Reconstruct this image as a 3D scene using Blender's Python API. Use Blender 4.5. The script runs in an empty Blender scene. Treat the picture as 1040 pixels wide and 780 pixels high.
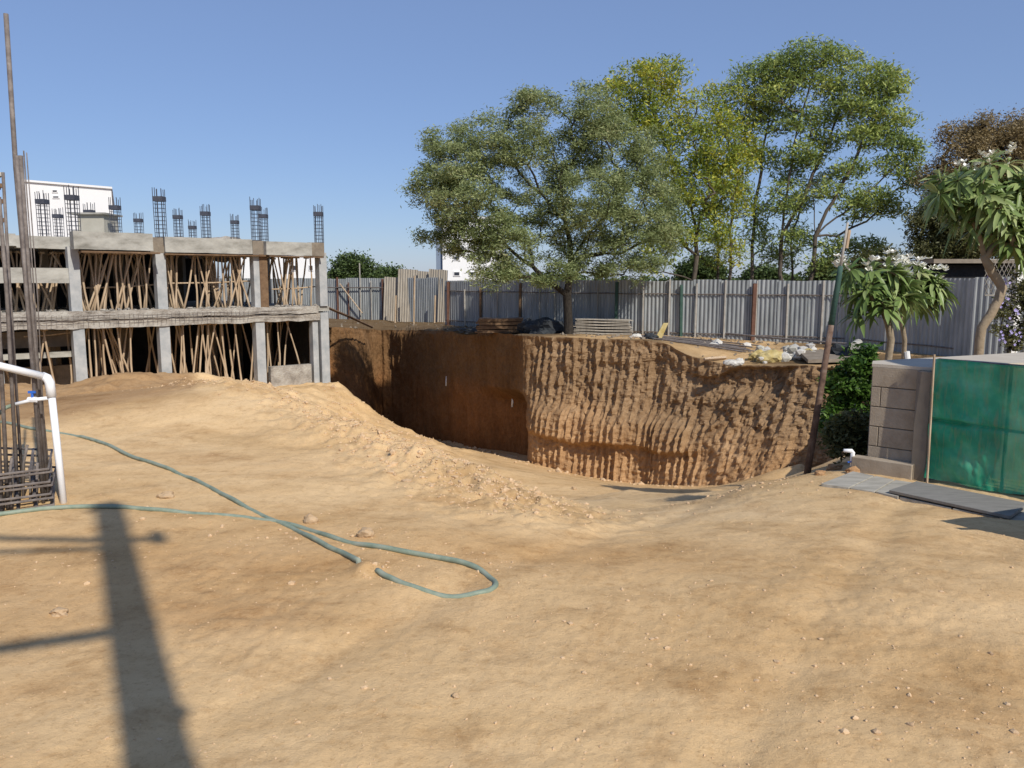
import bpy, math, random
import numpy as np
from mathutils import Vector, Matrix
random.seed(7); RNG = np.random.default_rng(11)
scene = bpy.context.scene
COL = scene.collection
R = math.radians

# ------------------------------------------------------------------ camera model
F = 800.0; CX, CY = 520.0, 390.0; TH = math.atan(105/800.0); CZ = 1.6
ST, CT = math.sin(TH), math.cos(TH)
def ray(px, py):
    r = px-CX; u = CY-py
    return (r, F*CT+u*ST, -F*ST+u*CT)
def W(px, py, d):
    a, b, c = ray(px, py); k = d/b
    return Vector((a*k, d, CZ+c*k))
def G(px, py, z=0.0):
    a, b, c = ray(px, py); k = (z-CZ)/c
    return Vector((a*k, b*k, z))
def mpp(d): return d/F            # metres per pixel at distance d

SUN_AZ, SUN_EL = R(32), R(40)     # light travels forward-left, sun behind right
L2 = Vector((-math.sin(SUN_AZ), math.cos(SUN_AZ)))

# ------------------------------------------------------------------ noise
def _h(ix, iy, s):
    n = (ix.astype(np.int64)*374761393 + iy.astype(np.int64)*668265263 + s*1274126177) & 0xffffffff
    n = ((n ^ (n >> 13))*1274126177) & 0xffffffff
    return ((n ^ (n >> 16)) & 0xffff)/65535.0
def vn(x, y, s=0):
    x = np.asarray(x, float); y = np.asarray(y, float)
    ix = np.floor(x); iy = np.floor(y); fx = x-ix; fy = y-iy
    fx = fx*fx*(3-2*fx); fy = fy*fy*(3-2*fy)
    a = _h(ix, iy, s); b = _h(ix+1, iy, s); c = _h(ix, iy+1, s); d = _h(ix+1, iy+1, s)
    return (a*(1-fx)+b*fx)*(1-fy)+(c*(1-fx)+d*fx)*fy
def fbm(x, y, s=0, o=4):
    t = 0; a = 1; n = 0
    x = np.asarray(x, float); y = np.asarray(y, float)
    for i in range(o):
        t = t+a*(vn(x*2**i+i*17.3, y*2**i+i*9.1, s+i)-.5); n += a; a *= .5
    return t/n*2
def sstep(a, b, x):
    t = np.clip((np.asarray(x, float)-a)/(b-a), 0, 1); return t*t*(3-2*t)

class TPS:
    def __init__(s, P, Z, reg=1e-3):
        P = np.array(P, float); Z = np.array(Z, float); n = len(P)
        d = np.hypot(P[:, None, 0]-P[None, :, 0], P[:, None, 1]-P[None, :, 1])
        K = s.k(d)+np.eye(n)*reg; Q = np.c_[np.ones(n), P]
        A = np.zeros((n+3, n+3)); A[:n, :n] = K; A[:n, n:] = Q; A[n:, :n] = Q.T
        s.c = np.linalg.solve(A, np.r_[Z, 0, 0, 0]); s.P = P
    def k(s, d): return d            # linear kernel: no overshoot
    def __call__(s, x, y):
        x = np.asarray(x, float); y = np.asarray(y, float); sh = x.shape
        x = x.ravel(); y = y.ravel(); out = s.c[-3]+s.c[-2]*x+s.c[-1]*y
        for i, (a, b) in enumerate(s.P): out = out+s.c[i]*s.k(np.hypot(x-a, y-b))
        return out.reshape(sh)

# ------------------------------------------------------------------ mesh helpers
def tag(o, label=None, cat=None, group=None, kind=None):
    if label: o['label'] = label
    if cat: o['category'] = cat
    if group: o['group'] = group
    if kind: o['kind'] = kind
    return o
def empty(name, loc=(0, 0, 0), rz=0.0):
    o = bpy.data.objects.new(name, None); COL.objects.link(o)
    o.location = loc; o.rotation_euler = (0, 0, rz); o.empty_display_size = .2
    return o
def kids(o): return [c for c in bpy.data.objects if c.parent == o]
def np_mesh(name, V, Fc, mat=None, parent=None, smooth=False, attr=None, k=4):
    V = np.asarray(V, np.float32); Fc = np.asarray(Fc, np.int32)
    me = bpy.data.meshes.new(name)
    me.vertices.add(len(V)); me.vertices.foreach_set('co', V.ravel())
    me.loops.add(Fc.size); me.loops.foreach_set('vertex_index', Fc.ravel())
    me.polygons.add(len(Fc)); me.polygons.foreach_set('loop_start', np.arange(0, Fc.size, k, dtype=np.int32))
    me.polygons.foreach_set('use_smooth', np.full(len(Fc), smooth))
    me.update(calc_edges=True)
    if attr is not None:
        for an, arr in attr.items():
            a = me.color_attributes.new(an, 'FLOAT_COLOR', 'POINT')
            c = np.ones((len(V), 4), np.float32); c[:, :3] = arr if arr.ndim == 2 else arr[:, None]
            a.data.foreach_set('color', c.ravel())
    if mat: me.materials.append(mat)
    o = bpy.data.objects.new(name, me); COL.objects.link(o)
    if parent: o.parent = parent
    return o
class MB:
    def __init__(s): s.v = []; s.f = []
    def add(s, vs, fs):
        b = len(s.v); s.v += [tuple(v) for v in vs]; s.f += [tuple(b+i for i in f) for f in fs]; return s
    def box(s, c, size, M=None, jit=0):
        x, y, z = (k/2 for k in size); vs = []
        for a in (-1, 1):
            for b in (-1, 1):
                for d in (-1, 1):
                    p = Vector((a*x, b*y, d*z))
                    if jit: p += Vector([random.uniform(-jit, jit) for _ in range(3)])
                    if M: p = M @ p
                    vs.append(p+Vector(c))
        return s.add(vs, [(0, 1, 3, 2), (4, 6, 7, 5), (0, 4, 5, 1), (2, 3, 7, 6), (0, 2, 6, 4), (1, 5, 7, 3)])
    def hexa(s, q):   # 8 points: bottom 4 ccw, top 4 ccw
        return s.add(q, [(3, 2, 1, 0), (4, 5, 6, 7), (0, 1, 5, 4), (1, 2, 6, 5), (2, 3, 7, 6), (3, 0, 4, 7)])
    def prism(s, poly, z0, z1):
        n = len(poly); vs = [(p[0], p[1], z0) for p in poly]+[(p[0], p[1], z1) for p in poly]
        return s.add(vs, [tuple(range(n))[::-1], tuple(range(n, 2*n))]+[(i, (i+1) % n, n+(i+1) % n, n+i) for i in range(n)])
    def tube(s, pts, r, n=8, cap=True):
        pts = [Vector(p) for p in pts]; m = len(pts)
        rs = r if isinstance(r, (list, tuple)) else [r]*m
        b = len(s.v); up = None
        for i, p in enumerate(pts):
            t = (pts[min(i+1, m-1)]-pts[max(i-1, 0)])
            if t.length < 1e-9: t = Vector((0, 0, 1))
            t.normalize()
            if up is None:
                up = Vector((0, 0, 1)) if abs(t.z) < .9 else Vector((1, 0, 0))
            x = up-t*up.dot(t)
            if x.length < 1e-6: x = t.orthogonal()
            x.normalize(); y = t.cross(x); up = x
            for j in range(n):
                a = 2*math.pi*j/n
                s.v.append(tuple(p+(x*math.cos(a)+y*math.sin(a))*rs[i]))
        for i in range(m-1):
            for j in range(n):
                s.f.append((b+i*n+j, b+i*n+(j+1) % n, b+(i+1)*n+(j+1) % n, b+(i+1)*n+j))
        if cap:
            s.f.append(tuple(b+j for j in range(n))[::-1]); s.f.append(tuple(b+(m-1)*n+j for j in range(n)))
        return s
    def build(s, name, mat, parent=None, smooth=False, bevel=0):
        me = bpy.data.meshes.new(name); me.from_pydata(s.v, [], s.f); me.materials.append(mat)
        if smooth: me.polygons.foreach_set('use_smooth', [True]*len(me.polygons))
        me.update(); o = bpy.data.objects.new(name, me); COL.objects.link(o)
        if parent: o.parent = parent
        if bevel:
            m = o.modifiers.new('b', 'BEVEL'); m.width = bevel; m.segments = 2; m.limit_method = 'ANGLE'
        return o

# ------------------------------------------------------------------ materials
def new_mat(name):
    m = bpy.data.materials.new(name); m.use_nodes = True
    return m, m.node_tree.nodes, m.node_tree.links, m.node_tree.nodes['Principled BSDF']
def ramp(N, stops):
    r = N.new('ShaderNodeValToRGB'); e = r.color_ramp.elements
    while len(e) < len(stops): e.new(.5)
    for el, (p, c) in zip(e, stops):
        el.position = p; el.color = (*c, 1)
    return r
def mat(name, stops, scale=3.0, rough=.85, bump=.3, bscale=None, bdist=.02, metal=0, stretch=None, world=False, detail=6, spec=.3):
    if not isinstance(stops[0], (tuple, list)): stops = [stops]
    if isinstance(stops[0][0], (int, float)):
        n = len(stops); stops = [(.3+.4*i/max(n-1, 1), c) for i, c in enumerate(stops)]
    if len(stops) == 1: stops = [(0, stops[0][1]), (1, stops[0][1])]
    m, N, L, P = new_mat(name)
    if world: tc = N.new('ShaderNodeNewGeometry').outputs['Position']
    else: tc = N.new('ShaderNodeTexCoord').outputs['Object']
    if stretch:
        mp = N.new('ShaderNodeMapping'); mp.inputs['Scale'].default_value = stretch
        L.new(tc, mp.inputs[0]); tc = mp.outputs[0]
    n1 = N.new('ShaderNodeTexNoise'); n1.inputs['Scale'].default_value = scale; n1.inputs['Detail'].default_value = detail
    n1.inputs['Roughness'].default_value = .65
    L.new(tc, n1.inputs['Vector']); r = ramp(N, stops); L.new(n1.outputs[0], r.inputs[0])
    L.new(r.outputs[0], P.inputs['Base Color'])
    P.inputs['Roughness'].default_value = rough; P.inputs['Metallic'].default_value = metal
    P.inputs['Specular IOR Level'].default_value = spec
    if bump:
        n2 = N.new('ShaderNodeTexNoise'); n2.inputs['Scale'].default_value = bscale or scale*6; n2.inputs['Detail'].default_value = 5
        L.new(tc, n2.inputs['Vector']); b = N.new('ShaderNodeBump'); b.inputs['Strength'].default_value = bump
        b.inputs['Distance'].default_value = bdist
        L.new(n2.outputs[0], b.inputs['Height']); L.new(b.outputs[0], P.inputs['Normal'])
    return m
def leaf_mat(name, stops, trans=.35, rough=.55):
    m, N, L, P = new_mat(name)
    g = N.new('ShaderNodeNewGeometry'); r = ramp(N, stops)
    n1 = N.new('ShaderNodeTexNoise'); n1.inputs['Scale'].default_value = .8; L.new(g.outputs['Position'], n1.inputs['Vector'])
    mx = N.new('ShaderNodeMath'); mx.operation = 'MULTIPLY_ADD'; mx.inputs[1].default_value = .55
    L.new(g.outputs['Random Per Island'], mx.inputs[0])
    sc = N.new('ShaderNodeMath'); sc.operation = 'MULTIPLY_ADD'; sc.inputs[1].default_value = 1.1; sc.inputs[2].default_value = -.33
    L.new(n1.outputs[0], sc.inputs[0]); L.new(sc.outputs[0], mx.inputs[2]); L.new(mx.outputs[0], r.inputs[0])
    L.new(r.outputs[0], P.inputs['Base Color']); P.inputs['Roughness'].default_value = rough
    P.inputs['Specular IOR Level'].default_value = .35
    t = N.new('ShaderNodeBsdfTranslucent'); L.new(r.outputs[0], t.inputs['Color'])
    ms = N.new('ShaderNodeMixShader'); ms.inputs[0].default_value = trans
    out = N['Material Output']; L.new(P.outputs[0], ms.inputs[1]); L.new(t.outputs[0], ms.inputs[2]); L.new(ms.outputs[0], out.inputs[0])
    return m

def earth_mat(name, cliff=False):
    m, N, L, P = new_mat(name)
    pos = N.new('ShaderNodeNewGeometry').outputs['Position']
    def noise(sc, det=8, rough=.6, st=None, dist=0):
        n = N.new('ShaderNodeTexNoise'); n.inputs['Scale'].default_value = sc; n.inputs['Detail'].default_value = det
        n.inputs['Roughness'].default_value = rough; n.inputs['Distortion'].default_value = dist
        if st:
            mp = N.new('ShaderNodeMapping'); mp.inputs['Scale'].default_value = st; L.new(pos, mp.inputs[0]); L.new(mp.outputs[0], n.inputs['Vector'])
        else: L.new(pos, n.inputs['Vector'])
        return n.outputs[0]
    def mix(a, b, f, mode='MIX'):
        x = N.new('ShaderNodeMix'); x.data_type = 'RGBA'; x.blend_type = mode
        for s, v in ((x.inputs[6], a), (x.inputs[7], b), (x.inputs[0], f)):
            if hasattr(v, 'links'): L.new(v, s)
            elif isinstance(v, tuple): s.default_value = (*v, 1)
            else: s.default_value = v
        return x.outputs[2]
    at = N.new('ShaderNodeAttribute'); at.attribute_name = 'tint'
    if cliff:
        a = ramp(N, [(.3, (.42, .275, .155)), (.5, (.53, .365, .215)), (.7, (.63, .455, .285))]); L.new(noise(1.1, 8, .7), a.inputs[0])
        b = ramp(N, [(.35, (.75, .68, .62)), (.65, (1.08, 1.05, 1.0))]); L.new(noise(9, 6, .7), b.inputs[0])
    else:
        a = ramp(N, [(.28, (.51, .335, .16)), (.45, (.65, .45, .235)), (.72, (.74, .535, .30))]); L.new(noise(.55, 9, .62, (1, 1.6, 1), .6), a.inputs[0])
        b = ramp(N, [(.30, (.66, .58, .50)), (.46, (.96, .94, .92)), (.75, (1.08, 1.07, 1.06))]); L.new(noise(2.6, 9, .72, (1, 1.3, 1), .3), b.inputs[0])
    c = mix(a.outputs[0], b.outputs[0], .8, 'MULTIPLY')
    sp = ramp(N, [(.25, (.66, .60, .54)), (.42, (1, 1, 1)), (.66, (1, 1, 1)), (.78, (1.25, 1.22, 1.18))]); L.new(noise(60, 3, .7), sp.inputs[0])
    c = mix(c, sp.outputs[0], .8, 'MULTIPLY')
    g2_ = ramp(N, [(.34, (.80, .74, .67)), (.47, (1, 1, 1)), (.7, (1.05, 1.05, 1.05))]); L.new(noise(17, 8, .75), g2_.inputs[0]); c = mix(c, g2_.outputs[0], .75, 'MULTIPLY')
    g3_ = ramp(N, [(.36, (.72, .64, .56)), (.48, (1, 1, 1)), (.8, (1.04, 1.04, 1.04))]); L.new(noise(1.3, 12, .78, None, .4), g3_.inputs[0]); c = mix(c, g3_.outputs[0], .25 if cliff else .6, 'MULTIPLY')
    c = mix(c, at.outputs['Color'], 1.0, 'MULTIPLY')
    L.new(c, P.inputs['Base Color']); P.inputs['Roughness'].default_value = .95; P.inputs['Specular IOR Level'].default_value = .12
    b1 = N.new('ShaderNodeBump'); b1.inputs['Distance'].default_value = .05 if cliff else .03; b1.inputs['Strength'].default_value = .8 if cliff else .30
    L.new(noise(9 if cliff else 14, 9, .72), b1.inputs['Height'])
    b2 = N.new('ShaderNodeBump'); b2.inputs['Distance'].default_value = .02 if cliff else .010; b2.inputs['Strength'].default_value = .75
    L.new(noise(30 if cliff else 48, 7, .8), b2.inputs['Height']); L.new(b1.outputs[0], b2.inputs['Normal']); L.new(b2.outputs[0], P.inputs['Normal'])
    return m
EARTH = earth_mat('earth'); CLIFF = earth_mat('cut_earth', True)
M = {}
M['clod'] = mat('clod', [(.44, .29, .16), (.56, .39, .23), (.62, .45, .28)], 14, .95, .5, 60, .01, world=True)
M['rock'] = mat('rock', [(.34, .23, .13), (.50, .36, .22)], 20, .9, .5, 60, .01)
M['red_rock'] = mat('red_rock', [(.28, .15, .07), (.40, .25, .13)], 12, .9, .5, 40, .01)
M['concrete'] = mat('concrete', [(.19, .18, .155), (.34, .33, .295), (.45, .44, .395)], 1.3, .9, .35, 22, .02, stretch=(1, 1, 2.2))
M['concrete_dark'] = mat('concrete_dark', [(.16, .13, .10), (.27, .23, .18)], 3, .92, .4, 22, .02)
M['concrete_rough'] = mat('concrete_rough', [(.20, .18, .155), (.34, .31, .27), (.44, .42, .37)], 3.2, .95, .8, 16, .05)
M['column_grey'] = mat('column_grey', [(.26, .28, .29), (.36, .37, .37), (.45, .45, .44)], 2, .88, .3, 25, .01)
M['timber'] = mat('timber', [(.28, .195, .12), (.44, .33, .22), (.56, .45, .33)], 4, .85, .4, 30, .01, stretch=(6, 6, .6))
M['timber_dark'] = mat('timber_dark', [(.10, .06, .035), (.22, .14, .08)], 5, .9, .4, 30, .01)
M['block'] = mat('block', [(.25, .20, .145), (.32, .265, .20), (.38, .32, .25)], 5, .92, .5, 70, .006)
M['mortar'] = mat('mortar', [(.17, .145, .115), (.2, .17, .14)], 10, .95, .3, 60, .004)
M['coping'] = mat('coping', [(.42, .37, .30), (.5, .45, .37)], 5, .92, .4, 60, .006)
M['rust'] = mat('rust', [(.11, .09, .08), (.18, .155, .14), (.26, .23, .21)], 14, .75, .3, 60, .004, metal=.25)
M['rust_red'] = mat('rust_red', [(.06, .035, .025), (.13, .08, .055), (.22, .17, .135)], 9, .85, .5, 60, .004)
M['rebar_dark'] = mat('rebar_dark', [(.05, .055, .075), (.09, .095, .115)], 12, .7, 0, metal=.3)
M['sheet'] = mat('sheet', [(.20, .22, .225), (.30, .32, .325), (.39, .405, .405)], 1.3, .5, .15, 20, .004, metal=.3, stretch=(3, 3, .5), spec=.4)
M['sheet_old'] = mat('sheet_old', [(.24, .21, .17), (.37, .33, .27), (.42, .38, .32)], 2.2, .8, .2, 20, .004, stretch=(5, 5, .6))
M['post_white'] = mat('post_white', [(.25, .23, .20), (.40, .375, .335)], 5, .85, .2)
M['post_red'] = mat('post_red', [(.09, .045, .03), (.16, .08, .055)], 6, .85, .2)
M['post_green'] = mat('post_green', [(.03, .07, .055), (.05, .10, .08)], 6, .8, .2)
M['bark'] = mat('bark', [(.015, .012, .01), (.03, .025, .02), (.055, .045, .036)], 9, .95, .8, 22, .03, stretch=(2, 2, .5))
M['bark_pale'] = mat('bark_pale', [(.06, .05, .04), (.13, .105, .08)], 8, .9, .6, 26, .02, stretch=(2, 2, .7))
M['bark_frangi'] = mat('bark_frangi', [(.22, .17, .11), (.34, .27, .19)], 8, .85, .6, 26, .015)
M['white_paint'] = mat('white_paint', [(.74, .74, .72), (.8, .8, .79)], 1.2, .7, .05)
M['pvc'] = mat('pvc', [(.78, .79, .80), (.82, .83, .84)], 3, .35, 0, spec=.5)
M['blue_plastic'] = mat('blue_plastic', [(.03, .12, .5), (.04, .15, .55)], 3, .4, 0)
M['hose'] = mat('hose', [(.15, .19, .145), (.22, .27, .205), (.30, .32, .25)], 9, .55, .15, 60, .002)
M['slate'] = mat('slate', [(.24, .225, .19), (.33, .31, .265), (.42, .395, .34)], 4, .95, .3, 40, .004, stretch=(1, 5, 1))
M['slate_dark'] = mat('slate_dark', [(.16, .155, .14), (.23, .22, .20)], 5, .9, .2, 40, .004, stretch=(1, 5, 1))
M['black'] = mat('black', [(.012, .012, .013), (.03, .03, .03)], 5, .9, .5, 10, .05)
M['tarp'] = mat('tarp', [(.02, .024, .03), (.045, .05, .055)], 4, .7, .6, 8, .05)
M['sack'] = mat('sack', [(.38, .28, .09), (.50, .42, .22)], 6, .85, .3, 30, .01)
M['sack_white'] = mat('sack_white', [(.38, .36, .32), (.64, .62, .57)], 6, .85, .3, 30, .01)
M['petal'] = mat('petal', [(.82, .80, .70), (.85, .85, .8)], 6, .6, 0)
M['violet'] = mat('violet', [(.30, .26, .55), (.42, .38, .68)], 6, .6, 0)
M['far_wall'] = mat('far_wall', [(.80, .80, .80), (.84, .84, .83)], .6, .8, 0)
M['far_blue'] = mat('far_blue', [(.17, .22, .30), (.22, .27, .35)], .6, .6, 0)
M['window'] = mat('window', [(.03, .035, .045), (.05, .055, .07)], .6, .25, 0)
M['beige'] = mat('beige', [(.36, .345, .29), (.44, .42, .36)], 2, .9, .2)
# ------------------------------------------------------------------ rim of the excavation
RIM = []   # world x, y, z, outward offset of the base
def rimp(px, py, d, off): p = W(px, py, d); RIM.append((p.x, p.y, p.z, off))
def rimz(px, d, z, off): p = W(px, 340, d); RIM.append((p.x, p.y, z, off))
rimz(-900, 52, -.6, .3); rimz(-200, 50, -.6, .3); rimz(150, 49, -.55, .3); rimz(300, 48, -.7, .3)
rimz(322, 42, -.6, .3); rimp(336, 332, 36.5, 1.2); rimp(350, 333, 37.0, 1.4); rimp(368, 334, 38.6, .7)
rimp(388, 335, 40.5, .15); rimp(430, 335.5, 36.9, -.15); rimp(470, 336.5, 33.2, -.2); rimp(505, 338.5, 30.0, -.2); rimp(524, 340, 28.3, -.1)
rimp(531, 340.5, 26.7, .1); rimp(545, 341, 26.3, .45)
rimp(600, 343.5, 25.1, .7); rimp(650, 345.5, 24.2, .8); rimp(678, 350, 23.7, .9)
rimp(692, 358, 23.3, 1.0); rimp(710, 364, 22.9, 1.1); rimp(735, 369, 22.3, 1.2); rimp(775, 370.5, 21.5, 1.5); rimp(805, 371, 20.9, 1.4)
rimp(832, 372.5, 20.3, .9); rimz(855, 19.9, -.6, .7); rimz(880, 19.2, -.58, .6); rimz(910, 18, -.55, .4); rimz(935, 16, -.5, .3); rimz(945, 13.5, -.45, .3); rimz(949, 11.5, -.4, .25); rimz(953, 9.8, -.32, .2)
rimz(965, 9.0, -.3, .1); rimz(1010, 8.9, -.3, .1); rimz(1100, 9.5, -.3, .1); rimz(1500, 9.5, -.3, .1); rimz(2600, 9, -.3, .1)
def catmull(P, du):
    P = np.array(P, float); out = []
    for i in range(len(P)-1):
        p0 = P[max(i-1, 0)]; p1 = P[i]; p2 = P[i+1]; p3 = P[min(i+2, len(P)-1)]
        L_ = np.hypot(*(p2-p1)[:2]); step = du if abs(p1[0]) < 16 and p1[0] < 11 else .6
        n = max(2, int(L_/step))
        # centripetal-ish: damp tangents for uneven spacing
        t1 = (p2-p0)/max(np.hypot(*(p2-p0)[:2]), 1e-6)*L_*.8; t2 = (p3-p1)/max(np.hypot(*(p3-p1)[:2]), 1e-6)*L_*.8
        for k in range(n):
            t = k/n; h = (2*t**3-3*t**2+1, t**3-2*t**2+t, -2*t**3+3*t**2, t**3-t**2)
            out.append(h[0]*p1+h[1]*t1+h[2]*p2+h[3]*t2)
    out.append(P[-1]); return np.array(out)
rim = catmull(RIM, .055)
# fence line on the plateau
FENCE = [W(452, 300, 38), W(545, 300, 33.2), W(640, 300, 29.6), W(860, 300, 26.0), W(1000, 300, 21.3), W(1240, 300, 19)]
LFENCE = [W(180, 300, 50), W(330, 300, 47), W(402, 300, 45.0), W(450, 300, 42.5)]
pp = [(x, y) for x, y, z, o in RIM]; pz = [z for x, y, z, o in RIM]
for p, z in zip(FENCE, (-.5, -.4, -.4, -.5, -.5, -.5)): pp.append((p.x, p.y)); pz.append(z)
for p, z in zip(LFENCE, (-.6, -.62, -.65, -.62)): pp.append((p.x, p.y)); pz.append(z)
for x, y in ((-70, 70), (0, 70), (70, 70), (70, 20), (20, 40), (-20, 60), (0, 45)): pp.append((x, y)); pz.append(-.5)
plat_t = TPS(pp, pz)
def platz(x, y):
    x = np.asarray(x, float); y = np.asarray(y, float); r = np.hypot(x, y); f = sstep(60, 75, r)
    z = plat_t(np.clip(x, -90, 90), np.clip(y, -5, 90))*(1-f)+(-.5)*f
    return z
# ------------------------------------------------------------------ lower ground control points
gp = []; gz = []
def gadd(px, py, d): p = W(px, py, d); gp.append((p.x, p.y)); gz.append(p.z)
def gflat(px, py, z=0.0): p = G(px, py, z); gp.append((p.x, p.y)); gz.append(z)
def gz_(px, d, z): p = W(px, 450, d); gp.append((p.x, p.y)); gz.append(z)
for px in (-100, 150, 400, 650, 900, 1140): gflat(px, 778); gflat(px, 650)
for px, py in ((-100, 570), (50, 560), (200, 560), (350, 560), (480, 580), (600, 600), (750, 600), (900, 600), (0, 500), (120, 500), (220, 500), (320, 520), (420, 540), (0, 450), (80, 440), (160, 435), (-150, 450), (-100, 425), (20, 425)): gflat(px, py)
for px, py, z in ((500, 545, -.05), (600, 560, -.1), (700, 560, -.1), (800, 560, -.1), (950, 560, -.12), (1100, 570, -.1), (1040, 530, -.22), (960, 510, -.25), (880, 495, -.25), (840, 496, -.25), (790, 510, -.26), (830, 480, -.29), (760, 491, -.34), (980, 492, -.27), (1040, 505, -.25)): gflat(px, py, z)
gflat(240, 440, -.03); gflat(300, 455, -.05); gflat(360, 478, -.06); gflat(440, 505, -.08); gflat(490, 520, -.1)
# spoil ridge along the pit
for px, py, d in ((150, 397, 11.6), (205, 394, 11.5), (255, 393, 11.1), (300, 402, 10.6), (335, 416, 9.9), (365, 434, 9.0), (388, 441, 8.6), (415, 452, 8.1), (445, 462, 7.7), (480, 476, 7.1), (510, 488, 6.75), (535, 499, 6.5)): gadd(px, py, d)
gadd(90, 402, 12); gadd(20, 410, 12)
# behind the ridge
for px, d, z in ((255, 14, -.9), (330, 13, -1.2), (390, 11.5, -1.5), (440, 10, -1.4), (485, 9, -1.3), (530, 8, -1.05), (390, 17, -3.0), (460, 15, -2.9), (530, 13, -2.3), (330, 20, -2.2), (250, 22, -2.0), (150, 21, -1.9), (80, 21, -1.9)): gz_(px, d, z)
# dark mound in front of the building
for px, py, d in ((-60, 400, 13.5), (0, 398, 13.5), (70, 391, 14.5), (120, 385, 15), (165, 381, 15.5), (205, 383, 16.2), (235, 388, 16.5)): gadd(px, py, d)
for px, d, z in ((0, 19, -1.0), (75, 26.2, -2.3), (165, 28, -2.4), (240, 29.5, -2.45), (300, 31, -2.5), (0, 26, -2.3), (-80, 26, -2.3), (-80, 19, -1)): gz_(px, d, z)
gadd(345, 385, 31.5); gadd(343, 406, 27); gadd(352, 424, 26); gadd(360, 433, 24); gadd(300, 389, 30)
# pit floor
gadd(532, 468, 26.2); gadd(600, 484, 24.6); gadd(650, 491, 23.5); gadd(700, 496.5, 20.9); gadd(722, 497, 20.2); gadd(750, 489, 19.5); gadd(785, 478, 19.2); gadd(815, 471, 18.8)
gadd(400, 440, 34); gadd(440, 449, 31); gadd(370, 432, 35); gadd(480, 458, 28); gadd(450, 462, 22); gadd(500, 475, 19); gadd(560, 490, 18); gadd(405, 448, 24)
gadd(640, 497, 14); gadd(700, 501, 12); gadd(620, 505, 9); gadd(700, 514, 7.6); gadd(600, 530, 6.3); gadd(560, 505, 8.4); gadd(660, 550, 5.2); gadd(740, 530, 6.0); gadd(650, 518, 7.0)
for px, d, z in ((760, 11, -1.45), (720, 9, -1.02), (700, 8, -.85), (760, 15, -2.9), (820, 13, -1.9), (825, 10, -.9), (840, 9.2, -.6), (860, 8.6, -.4), (875, 10, -.6), (880, 13, -1.6), (860, 16, -3.2), (905, 10.5, -.6), (930, 11, -.55), (915, 13.5, -1.4), (900, 16, -2.8), (860, 18.5, -3.8)): gz_(px, d, z)
for px, py, d in ((372, 434, 28), (390, 438, 26), (370, 432, 23), (420, 446, 27), (366, 430, 33), (352, 410, 33), (388, 439, 39), (430, 446, 36.2), (470, 453, 33), (505, 461, 30), (362, 426, 38), (343, 395, 34)): gadd(px, py, d)
# under the plateau and far away
for x, y, z in ((0, 36, -5.5), (8, 26, -4.5), (14, 14, -2), (6, 9.6, -.9), (9, 9.5, -.9), (-10, 48, -5), (-30, 45, -3.5), (-20, 38, -2.7), (-35, 25, -1.6), (-22, 14, -.1), (-15, 6, 0), (-12, 0, 0), (0, -6, 0), (12, 0, 0), (12, 6, -.1), (20, 3, 0), (-30, 0, 0), (0, -20, 0)): gp.append((x, y)); gz.append(z)
gt = TPS(gp, gz, 2e-3)
# distance to the ridge polyline for rubble
RIDGE = [W(px, py, d) for px, py, d in ((165, 397, 11.6), (205, 394, 11.5), (255, 393, 11.1), (300, 400, 10.3), (335, 410, 9.5), (365, 424, 8.7), (388, 434, 8.2), (415, 446, 7.7), (445, 456, 7.3), (480, 474, 6.8), (510, 487, 6.5), (535, 498, 6.2))]
def dist_poly(x, y, P):
    best = np.full(np.shape(x), 1e9)
    for a, b in zip(P[:-1], P[1:]):
        dx, dy = b[0]-a[0], b[1]-a[1]; t = np.clip(((x-a[0])*dx+(y-a[1])*dy)/(dx*dx+dy*dy), 0, 1)
        best = np.minimum(best, np.hypot(x-a[0]-t*dx, y-a[1]-t*dy))
    return best
HOSE_PX = [(-60, 531), (0, 524), (55, 518.5), (110, 517), (170, 520), (235, 523), (262, 526), (300, 532), (340, 547), (385, 559), (430, 566), (468, 573), (490, 580), (503, 592), (498, 601), (475, 605), (445, 603), (415, 597), (395, 590), (381, 583), (372, 579), (364, 574), (350, 564), (335, 557), (314, 545), (298, 535), (283, 529), (262, 520), (240, 510), (215, 496), (188, 482), (160, 472), (132, 462), (105, 450), (85, 444), (62, 439.5), (30, 437), (0, 431), (-60, 428)]
BUR = G(372, 580, 0)
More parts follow.
